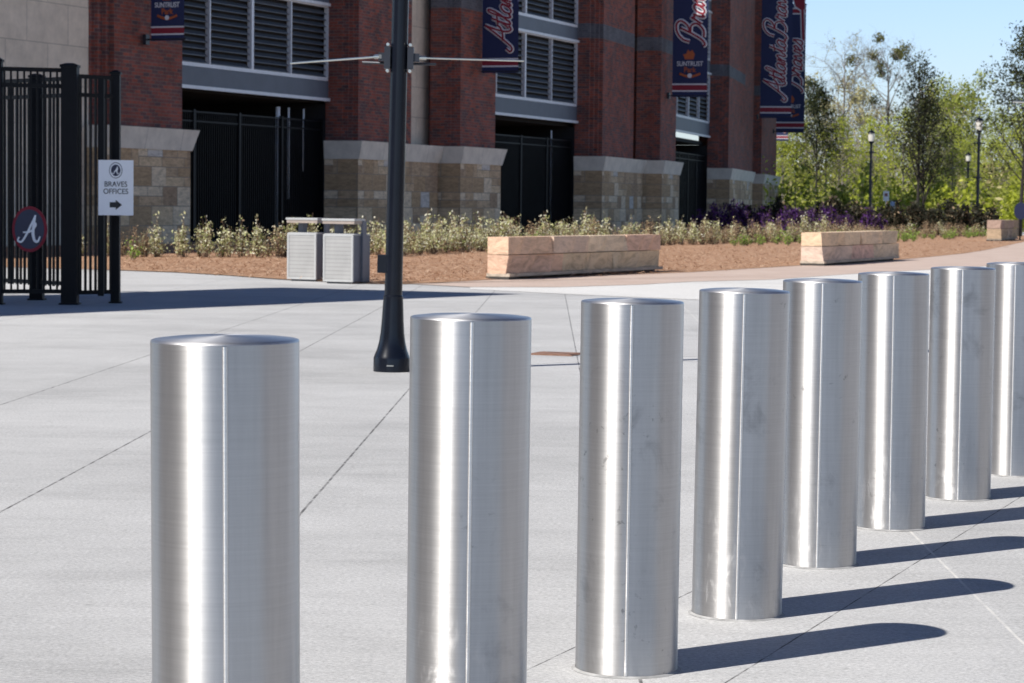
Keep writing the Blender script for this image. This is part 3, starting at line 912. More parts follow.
b = MB(); b.face([(x * sc, -.003, (z - 17.0) * sc) for x, z in ((-6, -2.6), (0, -2.6), (0, -5), (6.2, 0), (0, 5), (0, 2.6), (-6, 2.6))]); b.build('arrow', M['ink'], sg)

# ------------------------------------------------------------------ steel bollards
H = .992; RB = .1375
def make_bollard():
    root = empty('bollard')
    b = MB()
    n = 96
    b.lathe([(RB, .004), (RB, .30), (RB, .60), (RB, H - .004)], n, 0, capt=False, capb=False)
    body = b.build('body', M['steel'], root, True)
    b = MB()
    b.lathe([(RB, H - .0039), (RB - .0015, H - .0005), (RB - .006, H + .001), (RB * .75, H + .0042), (RB * .45, H + .0062), (RB * .15, H + .0072), (.002, H + .0074)], n, 0, capb=False)
    b.build('domed_cap', M['steel_cap'], root, True)
    b = MB()
    a = R(-90)
    prof = [(.0048 * sin(t) , .0036 * cos(t)) for t in [(-pi / 2) + pi * k / 8 for k in range(9)]]
    for z0, z1 in ((.006, H - .006),):
        base = len(b.v)
        for z in (z0, z1):
            for x, y in prof: b.v.append((x, -(RB - .0004 + y), z))
        for k in range(8): b.quadv((base + k, base + k + 1, base + 9 + k + 1, base + 9 + k))
    b.build('weld_seam', M['steel_seam'], root, True)
    b = MB(); b.lathe([(RB + .010, .001), (RB + .007, .003), (RB + .001, .006)], 64, 0, capt=False, capb=False)
    b.build('grout_ring', M['grout'], root, True)
    return root
# image column of the foot, depth
BOL = [(227, 4.48), (465.5, 5.47), (626.2, 6.46), (736.5, 7.36), (816.6, 8.42), (889.3, 9.42), (958.0, 10.40), (1011.5, 11.36)]
BL = ['leftmost polished steel bollard, nearest the camera with its foot out of frame',
      'steel bollard just right of the black street pole, its foot out of frame',
      'steel bollard in front of the rust-stained cover, its foot just inside the frame',
      'steel bollard fourth from the left, standing before the pale strip',
      'steel bollard fifth from the left, slightly overlapped by its nearer neighbour',
      'steel bollard sixth from the left with heavily scuffed foot',
      'steel bollard seventh from the left, next to the last one',
      'farthest steel bollard, cut by the right edge of the photo']
proto = make_bollard()
for i, (px, Y) in enumerate(BOL):
    o = proto if i == 0 else copy_tree(proto)
    o.location = (XA(px, Y, 0), Y, 0)
    o.rotation_euler = (R((.1, -.05, .15, .35, .2, -.1, .0, .1)[i]), R((-.45, .15, .2, .5, .2, -.15, .05, 0)[i]), atan2(-o.location.x, Y) * -.0 + R((0, 1.0, -.5, 0, .5, 1, 0, -1)[i]) + atan2(o.location.x, -Y) - pi)
    tag(o, BL[i], 'bollard', 'steel bollards in a row')

# ------------------------------------------------------------------ lamp posts
M['glass_lamp'] = None
m = NT('frosted lamp glass'); m.p(Base_Color=(.62, .60, .54, 1), Roughness=.4, Emission_Color=(1, .86, .6, 1), Emission_Strength=.05); M['glass_lamp'] = m.mat
def lantern(root, z, k=1.0):
    b = MB(); b.lathe([(.07 * k, z), (.11 * k, z + .05), (.11 * k, z + .10), (.14 * k, z + .12)], 16, 0); b.build('lantern_collar', M['pole'], root, True, .6)
    b = MB(); b.lathe([(.12 * k, z + .121), (.145 * k, z + .30), (.145 * k, z + .50)], 16, 0); b.build('lamp_glass', M['glass_lamp'], root, True, .6)
    b = MB(); b.lathe([(.19 * k, z + .501), (.18 * k, z + .54), (.10 * k, z + .63), (.03 * k, z + .66), (.025 * k, z + .72), (.005, z + .74)], 16, 0); b.build('lantern_cap', M['pole'], root, True, .6)

# foreground street pole
fp = G(391.5, 371.3)
lp0 = empty('street_pole', fp)
tag(lp0, 'tall black street pole with flared base and two steel banner arms behind the bollards', 'street lamp')
k = fp.y / F
b = MB()
b.lathe([(18.4 * k, .0), (18.4 * k, .095), (18.0 * k, .105), (17.4 * k, .118), (15.2 * k, .16), (13.3 * k, .215), (12.0 * k, .28), (11.0 * k, .38), (10.1 * k, .515), (9.9 * k, .535), (9.9 * k, .555), (9.0 * k, .563)], 40, 0)
b.build('flared_base', M['pole'], lp0, True, .5)
b = MB(); b.lathe([(8.9 * k, .55), (7.8 * k, 4.6)], 32, 0); b.build('shaft', M['pole'], lp0, True, .5)
b = MB(); q = AT(382, 264, fp.y) - fp
b.box(q.x - .045, q.x + .05, -.04, .04, q.z - .066, q.z + .066); bevel(b.build('outlet_cover', M['pole'], lp0), .025, 3)
b = MB(); b.box(-.03, .02, -18.4 * k - .003, -18.4 * k + .01, .045, .053); b.build('maker_plate', M['steel_rod'], lp0)
def arm(side, end, z0):
    b = MB(); st = Vector((side * .15, -.02, z0))
    e = Vector(end)
    d = (e - st)
    b.tube([st, e], .0078, 10); b.tube([st - d.normalized() * .03, st + d.normalized() * .05], .016, 10)
    o = b.build('banner_arm', M['steel_rod'], lp0, True, .6)
    b = MB(); b.box(side * .085 - .022, side * .085 + .022, -.05, .05, z0 - .085, z0 + .075)
    b.box(side * .12 - .03, side * .12 + .03, -.04, .01, z0 - .03, z0 + .03)
    b.tube([(side * .09, .0, z0 - .045), (side * .27, .05, z0 - .04)], .010, 8)
    b.build('arm_clamp', M['bracket'], o)
    b = MB()
    for dz in (-.1, .09): b.tube([(side * .082, -.055, z0 + dz), (side * .082, .03, z0 + dz)], .012, 8)
    b.build('bolt', M['steel_rod'], o)
za = (AT(388, 60, fp.y) - fp).z
arm(-1, AT(286, 65, fp.y + 1.1) - fp, za + .02)
arm(1, AT(519, 58.7, fp.y + .1) - fp, za + .02)
lantern(lp0, 4.6)
lp0.rotation_euler.y = .016

def park_lamp(h=5.0):
    r = empty('street_lamp')
    b = MB(); b.lathe([(.19, 0), (.19, .25), (.13, .5), (.095, .8), (.09, .85), (.072, .9)], 16, 0); b.build('base', M['pole'], r, True, .5)
    b = MB(); b.lathe([(.075, .85), (.06, h - .7)], 12, 0); b.build('shaft', M['pole'], r, True, .5)
    for z in (h - 1.15, h - 2.6):
        b = MB(); b.tube([(-.3, 0, z), (.3, 0, z)], .022, 8); b.lathe([(.09, z - .06), (.09, z + .06)], 12, 0)
        b.build('banner_arm', M['pole'], r)
    lantern(r, h - .72, 1.15)
    return r
def lamp_pos(px, pyt, Y, h):
    return Vector((AT(px, pyt, Y).x, Y, AT(px, pyt, Y).z - h))
pk = park_lamp()
lamps = [(871.5, 129, 128, 'black lamp post with pale lantern before the bare trees'), (979.5, 116, 115, 'tallest black lamp post with pale lantern right of the twin trunked tree'), (968.5, 152, 158, 'shorter looking black lamp post close beside the tallest one')]
for i, (px, pyt, Y, lb) in enumerate(lamps):
    o = pk if i == 0 else copy_tree(pk)
    z = AT(px, pyt, Y).z
    o.location = (AT(px, pyt, Y).x, Y, 0); o.scale = (1, 1, z / 5.0)
    tag(o, lb, 'street lamp', 'black park lamps')
# pole beyond the right edge whose arm reaches in
p = AT(1046, 103, 44)
o = empty('banner_pole', (p.x, p.y, 0)); tag(o, 'pole beyond the right edge with one pale banner arm reaching into the photo', 'pole')
b = MB(); b.lathe([(.16, 0), (.16, .2), (.08, .6), (.07, 5.2)], 16, 0); b.build('shaft', M['pole'], o, True, .5)
b = MB(); b.tube([(-.05, 0, p.z), (AT(1012, 103, 44).x - p.x, -.05, p.z + .02)], .022, 10); b.build('banner_arm', M['steel_rod'], o, True, .6)

# ------------------------------------------------------------------ litter bins
m = NT('ribbed silver panel')
sz = m.n('SeparateXYZ'); m.set(sz.inputs[0], m.coord('Object'))
wv = m.math('SINE', m.math('MULTIPLY', sz.outputs[2], 2 * pi / .085))
rb = m.ramp(m.math('SINE', m.math('MULTIPLY', sz.outputs[2], 2 * pi / .06)), [(.0, 1.0), (.55, 1.0), (.9, .80)])
m.p(Base_Color=m.mix(1.0, m.ramp(m.noise(m.coord('Object'), 4.0, 5), [(.3, (.31, .305, .295)), (.7, (.37, .362, .35))]), rb, 'MULTIPLY'), Roughness=.7)
M['ribbed'] = m.mat
M['pale_metal'] = plain('pale powder coat', (.42, .42, .41), .5, .1, .05)
M['canopy_under'] = plain('canopy board', (.33, .27, .23), .6, 0, .1)
def make_bin():
    r = empty('litter_bin')
    w_, d_, h_ = .525, .50, .745
    b = MB(); b.box(0, w_, .02, d_, .03, h_ - .01); b.box(.04, w_ - .04, .05, d_ - .04, .001, .03); bevel(b.build('body', M['bin_side'], r), .006)
    b = MB(); b.box(.03, w_ - .03, -.005, .0195, .06, h_ - .03); b.build('ribbed_panel', M['ribbed'], r)
    b = MB()
    b.box(0, .03, -.012, .0195, .03, h_); b.box(w_ - .03, w_, -.012, .0195, .03, h_); b.box(.0305, w_ - .0305, -.012, .0195, h_ - .03, h_); b.box(.0305, w_ - .0305, -.012, .0195, .03, .06)
    bevel(b.build('panel_frame', M['pale_metal'], r), .003)
    b = MB(); b.box(0, w_, .021, d_, h_ - .0095, h_ + .012); b.build('top_rim', M['pale_metal'], r)
    for x in (.06, w_ + .004):
        b = MB(); b.box(x - .004, x + .09 if x < .3 else x + .03, d_ * .45, d_ * .68, (h_ + .013) if x < .3 else .03, .952); b.build('post', M['bin_side'], r)
    b = MB(); b.box(-.02, w_ + .03, -.02, .30, .953, .985); bevel(b.build('canopy', M['pale_metal'], r), .004)
    b = MB(); b.box(-.01, w_ + .02, -.01, .29, .905, .9525); b.build('canopy_soffit', M['canopy_under'], r)
    return r
bang = atan2(-.45, .89)
b1 = make_bin(); g1 = G(287.3, 280.8); b1.location = g1; b1.rotation_euler.z = bang
tag(b1, 'left grey litter bin of the pair, with ribbed silver front under a flat canopy', 'litter bin', 'litter bins by the plant bed')
b2 = copy_tree(b1); g2 = G(323.2, 283.3); b2.location = g2
tag(b2, 'right grey litter bin of the pair, its slate side panel showing', 'litter bin', 'litter bins by the plant bed')

# ------------------------------------------------------------------ stone benches
m = NT('cut sandstone')
at = m.n('Attribute', attribute_name='tint')
v = m.coord('Object', (1, 1, 2.6))
g1_ = m.noise(v, 2.2, 8, .75, 1.6); g2_ = m.noise(v, 22, 4, .7)
col = m.mix(1.0, at.outputs['Color'], m.ramp(g1_, [(.34, .62), (.5, 1.0), (.66, 1.2)]), 'MULTIPLY')
m.p(Base_Color=col, Roughness=.9, Specular_IOR_Level=.2)
m.bump(m.math('ADD', g1_, m.math('MULTIPLY', g2_, .3)), .7, .04)
M['sandstone'] = m.mat
TI = [(.56, .43, .30), (.50, .36, .24), (.54, .43, .27), (.50, .37, .25), (.62, .53, .42), (.54, .40, .28), (.58, .47, .36), (.50, .35, .24)]
def bench(pa, pb, ht, dep, seed, label, dark=1.0):
    a, c = G(*pa), G(*pb); u = (c - a); L = u.length; u.normalize()
    r = empty('stone_bench', a, atan2(u.y, u.x))
    tag(r, label, 'bench', 'cut stone benches along the bed')
    rnd = random.Random(seed)
    b = MB()
    z0 = .105; hh = ht - z0; c1 = z0 + hh * rnd.uniform(.5, .56)
    for ci, (za_, zb_) in enumerate(((z0, c1 - .006), (c1 + .006, ht))):
        nst = 4 if ci else 3; xs = [0] + [L * (i + rnd.uniform(-.10, .10)) / nst for i in range(1, nst)] + [L]
        for i in range(nst):
            x0, x1 = xs[i] + .006, xs[i + 1] - .006
            ch = rnd.choice(TI); t = [min(.9, (q * .4 + m_ * .6) * dark * 1.28 * rnd.uniform(.92, 1.06)) for q, m_ in zip(ch, (.57, .42, .305))]
            j = lambda s_=.045: rnd.uniform(-s_, s_)
            nx = 7
            # pitched face: a few slightly uneven columns
            for q in range(nx):
                xa, xb = x0 + (x1 - x0) * q / nx, x0 + (x1 - x0) * (q + 1) / nx
                if q == 0: prev = (j(), j())
                cur = (j(), j())
                b.hexa([(xa, prev[0], za_), (xb, cur[0], za_), (xb, dep + j(.005), za_), (xa, dep, za_),
                        (xa, prev[1], zb_), (xb, cur[1], zb_), (xb, dep + j(.005), zb_), (xa, dep, zb_)], 0, 0, t)
                prev = cur
    o = b.build('stone_blocks', M['sandstone'], r)
    b = MB(); b.box(-.012, L + .02, -.05, dep + .01, .055, .1045, 0, None, [q * dark for q in (.55, .46, .36)]); bevel(b.build('ledge', M['sandstone'], r), .006)
    b = MB(); b.box(.02, L - .1, .06, dep - .05, .0, .0545); b.box(-.029, .32, -.045, dep + .01, .001, .0545); b.build('footing', M['foot'], r)
    return r
bench((507, 280.2), (660, 272.0), .695, .36, 3, 'long tan cut stone bench behind the third bollard')
bench((822, 266.2), (897, 260.6), .70, .46, 8, 'tan cut stone bench at the edge of the path right of the centre')
bench((1000, 241.5), (1017, 240.2), .80, .5, 5, 'small shade-tinted stone bench far back at the right edge by the hedge', .6)  # stone tint scaled down to paint in the hedge's shade

# rust-stained cover in the plaza
q = G(556, 354.3)
b = MB(); b.box(-.2, .2, -.19, .19, .001, .007); b.box(-.17, .17, -.16, .16, .0072, .011)
o = b.build('utility_cover', plain('rusty iron', (.24, .13, .085), .85, 0, .25, 20)); o.location = q; o.rotation_euler.z = R(-20)
tag(o, 'rust brown square utility cover set flush in the concrete behind the bollards', 'utility cover')

# ------------------------------------------------------------------ planting
def leaf(b, p, s, rnd, mi=0, up=.5):
    n = Vector((rnd.gauss(0, 1), rnd.gauss(0, 1), rnd.gauss(up, .8)))
    if n.length < .1: n = Vector((0, 0, 1))
    n.normalize()
    t = n.orthogonal().normalized(); t = Quaternion(n, rnd.uniform(0, 2 * pi)) @ t; q = n.cross(t)
    l, w_ = s * rnd.uniform(.7, 1.3), s * rnd.uniform(.35, .6)
    b.face([p - t * l, p - q * w_, p + t * l, p + q * w_], mi)

M['twig'] = plain('grey brown twig', (.16, .11, .075), .9, 0, .2)
M['leaf_cream'] = leafmat('pale cream green leaves', [(0, (.17, .20, .05)), (.25, (.42, .46, .16)), (.6, (.80, .79, .46)), (1, (.92, .91, .76))], .35)
M['leaf_tan'] = leafmat('dry tan leaves', [(0, (.17, .10, .05)), (.4, (.38, .26, .15)), (.8, (.56, .43, .26)), (1, (.50, .46, .24))], .2)
M['leaf_lime'] = leafmat('fresh lime leaves', [(0, (.12, .22, .03)), (.6, (.26, .40, .06)), (1, (.42, .52, .12))], .35)
M['leaf_purple'] = leafmat('deep purple petals', [(0, (.018, .005, .035)), (.5, (.06, .014, .11)), (.85, (.105, .03, .19)), (1, (.02, .03, .012))], .2)
M['leaf_hedge'] = leafmat('dark hedge leaves', [(0, (.010, .012, .006)), (.6, (.024, .026, .012)), (1, (.06, .045, .026))], .15)  # leaf colour darkened to include the shade over the hedge

def shrub_mesh(name, mats, seed, h, wdt, nst, nl, ls, second=.3):
    rnd = random.Random(seed); b = MB()
    for i in range(nst):
        a = rnd.uniform(0, 2 * pi); r = abs(rnd.gauss(0, .45)) * wdt; hh = h * rnd.uniform(.35, 1.08) * (1 - .25 * r / wdt)
        p0 = Vector((cos(a) * r * .35, sin(a) * r * .35, 0)); p1 = Vector((cos(a) * r, sin(a) * r, hh))
        pm = (p0 + p1) / 2 + Vector((rnd.gauss(0, .03), rnd.gauss(0, .03), hh * .08))
        b.tube([p0, pm, p1], [.008, .006, .003], 4, 0, False)
        for k in range(nl):
            t = rnd.uniform(.10, 1.0) ** .8
            p = (p0 * (1 - t) ** 2 + pm * 2 * t * (1 - t) + p1 * t * t) + Vector((rnd.gauss(0, .05), rnd.gauss(0, .05), rnd.gauss(0, .03)))
            leaf(b, p, ls * rnd.uniform(.7, 1.2), rnd, 2 if rnd.random() < second * 1.1 * (1.15 - t) else 1, .3)
    return b.build(name, mats)

kinds = []
for s_ in range(4): kinds.append(('cream', shrub_mesh('flowering_shrub', [M['twig'], M['leaf_cream'], M['leaf_tan']], 40 + s_, .92, .34, 22, 14, .036)))
for s_ in range(3): kinds.append(('tan', shrub_mesh('dry_shrub', [M['twig'], M['leaf_tan'], M['leaf_cream']], 60 + s_, .84, .30, 22, 11, .032, .25)))
for s_ in range(2): kinds.append(('lime', shrub_mesh('green_seedling', [M['twig'], M['leaf_lime'], M['leaf_lime']], 80 + s_, .42, .20, 9, 10, .034)))
for s_ in range(3): kinds.append(('purple', shrub_mesh('purple_flower_shrub', [M['twig'], M['leaf_purple'], M['leaf_hedge']], 90 + s_, 1.16, .62, 46, 18, .065, .3)))
for s_ in range(3): kinds.append(('hedge', shrub_mesh('hedge_shrub', [M['twig'], M['leaf_hedge'], M['leaf_tan']], 110 + s_, 1.3, .66, 56, 22, .085, .12)))
LB = {'cream': ('pale cream leaved shrub with thin stems in the mulch bed along the brick facade', 'shrub', 'cream leaved shrubs in the bed'),
      'tan': ('dry tan brown shrub growing among the bed plants before the facade', 'shrub', 'dry tan shrubs in the bed'),
      'lime': ('small bright green plant low in the front of the mulch bed', 'plant', 'small green plants in the bed'),
      'purple': ('dark shrub covered with deep purple flowers behind the tan plants', 'shrub', 'purple flowering shrubs'),
      'hedge': ('dark leafy hedge shrub behind the bed at the right', 'shrub', 'dark hedge shrubs')}
used = set()
def plant(kind, x, y, s, rnd, z=0.012):
    opts = [o for k_, o in kinds if k_ == kind]
    src = rnd.choice(opts)
    if src.name in used: o = src.copy(); COL.objects.link(o)
    else: o = src; used.add(src.name)
    o.location = (x, y, z); o.rotation_euler = (0, 0, rnd.uniform(0, 6.28)); sx = s * rnd.uniform(.9, 1.15); o.scale = (sx, sx, s * rnd.uniform(.85, 1.2))
    lb = LB[kind]; tag(o, lb[0], lb[1], lb[2])
rnd = random.Random(21)
line = [G(*p) for p in ((112, 257.5), (230, 258), (300, 258.5), (380, 257.5), (440, 253.5), (560, 248), (690, 245), (770, 243), (850, 241), (920, 238), (985, 236.5))]
pts = []
acc = 0.0
for a, c in zip(line, line[1:]):
    L = (c - a).length; t = acc
    while t < L:
        pts.append(a + (c - a) * (t / L)); t += .26
    acc = t - L
for i, p in enumerate(pts):
    fr = i / len(pts)
    for row in range(2):
        if row == 1 and i % 2: continue
        if rnd.random() < .12: continue
        dd = Vector((-.92, .39, 0)) * (row * .75 + rnd.uniform(-.3, .3))
        q = p + dd
        kd = 'cream' if rnd.random() < (.84 if fr < .4 else .46 if fr < .7 else .12) else 'tan'
        if fr > .72 and rnd.random() < .35: continue
        plant(kd, q.x, q.y, rnd.uniform(.55, 1.02) * (1.0 if fr < .7 else .82), rnd)
for i in range(84):
    p = pts[int(rnd.random() ** .8 * (len(pts) - 1))]
    if i > 22: p = pts[int((.45 + .54 * rnd.random()) * (len(pts) - 1))]
    plant('lime', p.x + rnd.uniform(.3, 1.6), p.y - rnd.uniform(.6, 3.0), rnd.uniform(.6, 1.15), rnd)
for i in range(26):
    px = 700 + 192 * i / 25 + rnd.uniform(-3, 3); Y = 96 + rnd.uniform(-2, 2) + (px - 700) * .06
    plant('purple', XA(px, Y), Y, rnd.uniform(.86, 1.08), rnd)
for i in range(30):
    px = 742 + 252 * i / 29 + rnd.uniform(-3, 3); Y = 108 + rnd.uniform(-2, 2) + max(0, 870 - px) * -.02
    plant('hedge', XA(px, Y), Y, rnd.uniform(.85, 1.15), rnd)
for k_, o in kinds:
    if o.name not in used: bpy.data.objects.remove(o)

# ------------------------------------------------------------------ trees
def grow(b, p, d, L, r, lev, rnd, tips, spec, segs=4):
    pts = [p.copy()]; rad = [r]; q = p.copy(); dd = d.copy()
    for i in range(segs):
        dd = (dd + Vector((rnd.gauss(0, spec['wig']), rnd.gauss(0, spec['wig']), rnd.gauss(spec['lift'], spec['wig'])))).normalized()
        q = q + dd * (L / segs); pts.append(q.copy()); rad.append(r * (1 - .75 * (i + 1) / segs))
    b.tube(pts, rad, 5 if lev > 1 else 3, 0, False)
    if lev == 0:
        tips.append((pts[-1], dd)); tips.append((pts[-2], dd)); tips.append((pts[1], dd)); return
    for i in range(spec['kids'][lev - 1]):
        t = rnd.uniform(.25, 1.0); k = min(int(t * segs), segs - 1); f = t * segs - k
        o = pts[k].lerp(pts[k + 1], f)
        side = dd.orthogonal().normalized(); side = Quaternion(dd, rnd.uniform(0, 2 * pi)) @ side
        nd = (dd * spec['fwd'] + side).normalized()
        grow(b, o, nd, L * rnd.uniform(.42, .68), max(.006, r * .45), lev - 1, rnd, tips, spec, 3)

def tree(name, seed, h, tr, clear, nlimb, limb, ang, spec, nleaf, ls, mats, spreadj, forks=1, leader=True):
    rnd = random.Random(seed); root = empty(name); tips = []
    bt = MB(); bl = MB()
    for fk in range(forks):
        base = Vector((fk * .28 - .14 * (forks - 1), fk * .1, 0)); lean = Vector((rnd.gauss(0, .015) - .02 * fk, rnd.gauss(0, .015), 0))
        hh = h * (1 - .25 * fk)
        n = 9; pts = [base + Vector((0, 0, hh * i / (n - 1))) + lean * hh * (i / (n - 1)) + Vector((rnd.gauss(0, .03), rnd.gauss(0, .03), 0)) * min(i, 1) * tr * 4 for i in range(n)]
        rad = [tr * (1.35 if i == 0 else 1 - .93 * (i / (n - 1)) ** 1.0) * (1 - .35 * fk) for i in range(n)]
        bt.tube(pts, rad, 9, 0, False)
        for i in range(nlimb):
            f = clear + (1 - clear) * ((i + rnd.random()) / nlimb) * .97
            k = min(int(f * (n - 1)), n - 2); o = pts[k].lerp(pts[k + 1], f * (n - 1) - k)
            a = i * 2.4 + rnd.uniform(-.5, .5); g = (f - clear) / (1 - clear)
            L = limb * (1.0 - .72 * g) * rnd.uniform(.75, 1.2) * (.6 + .4 * min(1, g / .2))
            an = ang * (1 - .4 * g) * rnd.uniform(.8, 1.2)
            d = Vector((cos(a) * sin(an), sin(a) * sin(an), cos(an)))
            grow(bt, o, d, L, tr * .36 * (1 - .6 * g), len(spec['kids']), rnd, tips, spec)
        tips.append((pts[-1], Vector((0, 0, 1))))
    bt.build('trunk', mats[0], root, True)
    for i in range(nleaf):
        p, d = rnd.choice(tips)
        q = p + Vector((rnd.gauss(0, spreadj), rnd.gauss(0, spreadj), rnd.gauss(0, spreadj * .8)))
        leaf(bl, q, ls * rnd.uniform(.6, 1.3), rnd, 0, .4)
    if nleaf: bl.build('crown', mats[1], root)
    root['tips'] = len(tips)
    return root, tips

M['bark_dark'] = plain('dark bark', (.028, .024, .020), .95, 0, .3, 12)
M['bark_grey'] = plain('grey bark', (.20, .175, .15), .95, 0, .3, 6)
M['leaf_oak'] = leafmat('dark oak leaves', [(0, (.010, .015, .005)), (.55, (.034, .044, .012)), (1, (.085, .095, .026))], .2)
M['leaf_spring'] = leafmat('spring yellow green leaves', [(0, (.28, .33, .025)), (.5, (.52, .57, .055)), (1, (.74, .75, .15))], .55)
M['leaf_mid'] = leafmat('mid green leaves', [(0, (.17, .20, .03)), (.5, (.35, .39, .065)), (1, (.54, .55, .14))], .5)
M['leaf_olive'] = leafmat('olive grey leaves', [(0, (.22, .19, .08)), (.5, (.40, .35, .15)), (1, (.56, .50, .26))], .3)
M['leaf_rust'] = leafmat('rusty budding leaves', [(0, (.28, .15, .08)), (.5, (.46, .27, .15)), (1, (.58, .41, .26))], .3)
M['mistletoe'] = leafmat('mistletoe leaves', [(0, (.05, .06, .015)), (.6, (.13, .13, .03)), (1, (.22, .20, .05))], .25)

def put(o, px, Y, label, cat='tree', group=None, s=1.0, rz=None):
    o.location = (XA(px, Y), Y, -.02)
    o.scale = (s, s, s)
    if rz is not None: o.rotation_euler.z = rz
    if 'tips' in o: del o['tips']
    tag(o, label, cat, group)
    return o
young = dict(wig=.10, lift=.05, kids=(5, 4), fwd=1.0)
t1, _ = tree('oak_tree', 7, 7.6, .085, .30, 26, 2.3, .62, young, 4200, .08, (M['bark_dark'], M['leaf_oak']), .16)
put(t1, 816, 172, 'dark young oak with single trunk beside the last banner', group='young dark oaks', s=1.22)
t2, _ = tree('oak_tree', 19, 8.2, .10, .22, 32, 2.9, .66, young, 4800, .08, (M['bark_dark'], M['leaf_oak']), .15, forks=2)
put(t2, 921, 118, 'dark young oak with twin trunks left of the lamp posts', group='young dark oaks', s=.95)
t3, _ = tree('oak_tree', 23, 9.0, .10, .25, 34, 3.2, .70, young, 4800, .08, (M['bark_dark'], M['leaf_oak']), .16)
put(t3, 1020, 108, 'dark young oak at the very right edge of the photo', group='young dark oaks', s=.95)
t4, _ = tree('oak_tree', 31, 5.6, .05, .28, 20, 1.9, .8, young, 1700, .085, (M['bark_dark'], M['leaf_mid']), .16)
put(t4, 795, 176, 'slender greener sapling close to the corner of the facade', group='young dark oaks', s=1.25)

wood = dict(wig=.14, lift=.02, kids=(5, 5), fwd=.9)
wa, _ = tree('woodland_tree', 101, 11.5, .17, .18, 26, 4.2, 1.05, wood, 2600, .14, (M['bark_grey'], M['leaf_spring']), .27)
wb, _ = tree('woodland_tree', 102, 13.0, .19, .20, 26, 4.6, 1.0, wood, 3200, .16, (M['bark_grey'], M['leaf_mid']), .34)
wc, _ = tree('woodland_tree', 103, 12.0, .17, .20, 26, 4.2, 1.0, wood, 1500, .14, (M['bark_grey'], M['leaf_olive']), .28)
wd_, _ = tree('woodland_tree', 104, 14.0, .18, .40, 22, 4.0, .9, wood, 1700, .14, (M['bark_grey'], M['leaf_rust']), .28)
LW = {'a': 'bright yellow green woodland tree in fresh leaf behind the lamp posts', 'b': 'mid green full crowned woodland tree rising behind the young oaks',
      'c': 'thin olive grey woodland tree not yet in full leaf', 'd': 'rust brown budding tree showing above the green crowns'}
usedw = set()
for kd, px, Y, s in (('a', 782, 176, .62), ('c', 806, 205, .95), ('a', 838, 172, .60), ('c', 845, 215, 1.0), ('c', 862, 190, .82), ('a', 872, 180, .62), ('a', 902, 176, .66),
                     ('d', 926, 228, .84), ('d', 951, 236, .84), ('b', 948, 196, .80), ('b', 972, 205, .86), ('a', 952, 172, .55), ('b', 1000, 182, .60), ('a', 988, 168, .50),
                     ('b', 1030, 190, .80), ('a', 1022, 165, .62), ('b', 935, 215, .85), ('c', 826, 178, .7), ('c', 1046, 210, .9), ('a', 1070, 176, .8), ('b', 765, 190, .7), ('c', 888, 205, .75)):
    src = {'a': wa, 'b': wb, 'c': wc, 'd': wd_}[kd]
    o = src if kd not in usedw else copy_tree(src)
    usedw.add(kd)
    put(o, px, Y, LW[kd], group={'a': 'yellow green woodland trees', 'b': 'mid green woodland trees', 'c': 'olive grey woodland trees', 'd': 'rust brown woodland trees'}[kd], s=s, rz=rnd.uniform(0, 6.28))

bare = dict(wig=.17, lift=.04, kids=(5, 5, 5), fwd=1.0)
tb, tips = tree('bare_tree', 205, 16.5, .30, .30, 15, 7.0, .95, bare, 0, .1, (M['bark_grey'], None), .1)
put(tb, 889, 200, 'tall nearly bare grey tree with clumps of mistletoe high in its branches', rz=.4, s=.83)
rr = random.Random(3); hi_t = [t for t in tips if t[0].z > 9.5]
b = MB()
for i in range(13):
    c = rr.choice(hi_t)[0]; rad_ = rr.uniform(.35, .75)
    for k in range(230):
        v_ = Vector((rr.gauss(0, .5), rr.gauss(0, .5), rr.gauss(0, .45))) * rad_
        leaf(b, c + v_, .13, rr, 0, .2)
b.build('mistletoe', M['mistletoe'], tb)
tb2, _ = tree('bare_tree', 211, 14.0, .20, .30, 14, 5.5, .9, bare, 260, .1, (M['bark_grey'], M['leaf_olive']), .2)
put(tb2, 842, 196, 'bare grey tree with fine twigs left of the lamp post', rz=1.0)

# undergrowth filling the foot of the wood
b = MB(); rr = random.Random(77)
cl = [(rr.uniform(735, 1100), rr.uniform(150, 235)) for _ in range(165)]
for px, Y in cl:
    hgt = rr.uniform(1.2, 5.0); x = XA(px, Y); wdt = rr.uniform(1.2, 2.8); mi = rr.choice((0, 0, 1, 1, 2))
    for k in range(170):
        r_ = abs(rr.gauss(0, .5)); a = rr.uniform(0, 6.28)
        q = Vector((x + cos(a) * r_ * wdt, Y + sin(a) * r_ * wdt, hgt * rr.uniform(.0, 1.0) * max(.15, 1 - .45 * r_ * r_)))
        leaf(b, q, .19 * rr.uniform(.7, 1.3), rr, mi, .4)
o = b.build('undergrowth', [M['leaf_spring'], M['leaf_mid'], M['leaf_olive']])
tag(o, 'tangled green undergrowth filling the foot of the wood', 'undergrowth', kind='stuff')
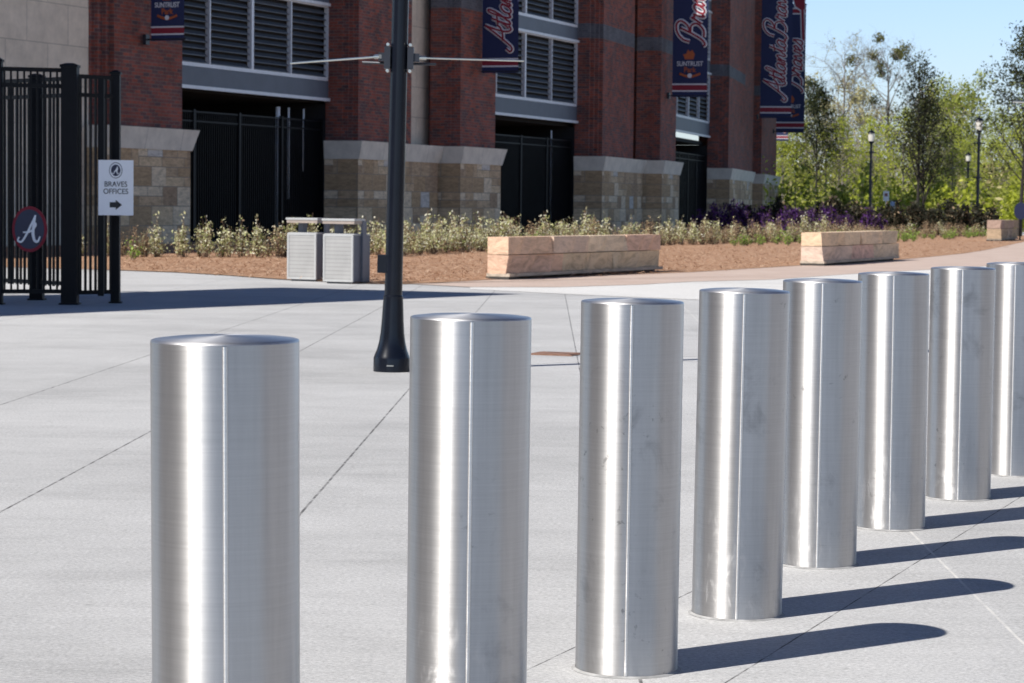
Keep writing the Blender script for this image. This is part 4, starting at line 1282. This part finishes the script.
# distant wood closing the view
b = MB()
for i in range(260):
    px = rr.uniform(700, 1150); Y = rr.uniform(250, 310); x = XA(px, Y); hgt = rr.uniform(4.5, 9.0); wdt = rr.uniform(1.6, 3.2); mi = rr.choice((0, 1, 1, 2))
    for k in range(90):
        r_ = abs(rr.gauss(0, .5)); a = rr.uniform(0, 6.28)
        q = Vector((x + cos(a) * r_ * wdt, Y + sin(a) * r_ * wdt, hgt * rr.uniform(.02, 1.0) * max(.2, 1 - .4 * r_ * r_)))
        leaf(b, q, .32 * rr.uniform(.7, 1.3), rr, mi, .4)
o = b.build('distant_wood', [M['leaf_spring'], M['leaf_mid'], M['leaf_olive']])
tag(o, 'far mass of spring woodland behind the trees', 'wood', kind='stuff')

# small signs before the wood
p = AT(886, 196, 140)
o = empty('parking_sign', (p.x, p.y, 0)); tag(o, 'small white sign on a thin post before the wood', 'sign')
b = MB(); b.tube([(0, 0, 0), (0, 0, p.z + .3)], .03, 8); b.build('post', M['frame'], o)
b = MB(); b.box(-.17, .17, -.05, -.035, p.z - .28, p.z + .28); b.build('panel', M['sign_white'], o)
b = MB(); b.box(-.09, .09, -.056, -.0505, p.z - .02, p.z + .16); b.build('symbol', plain('grey print', (.3, .12, .12), .6), o)
p = AT(892.5, 205.5, 138)
o = empty('blue_sign', (p.x, p.y, 0)); tag(o, 'small pale blue sign low beside the white one', 'sign')
b = MB(); b.tube([(0, 0, 0), (0, 0, p.z + .2)], .03, 8); b.build('post', M['frame'], o)
b = MB(); b.box(-.13, .13, -.05, -.035, p.z - .25, p.z + .25); b.build('panel', plain('pale blue print', (.30, .40, .62), .5), o)
p = AT(1020.5, 211, 96)
o = empty('round_sign', (p.x, p.y, 0)); tag(o, 'round dark blue sign in front of the trunk at the right edge', 'sign')
b = MB(); b.tube([(0, 0, 0), (0, 0, p.z + .2)], .035, 8); b.build('post', M['black'], o)
b = MB(); disc(b, .26, .34, -.06, .03); e = b.build('panel', M['sign_blue'], o); e.location.z = p.z
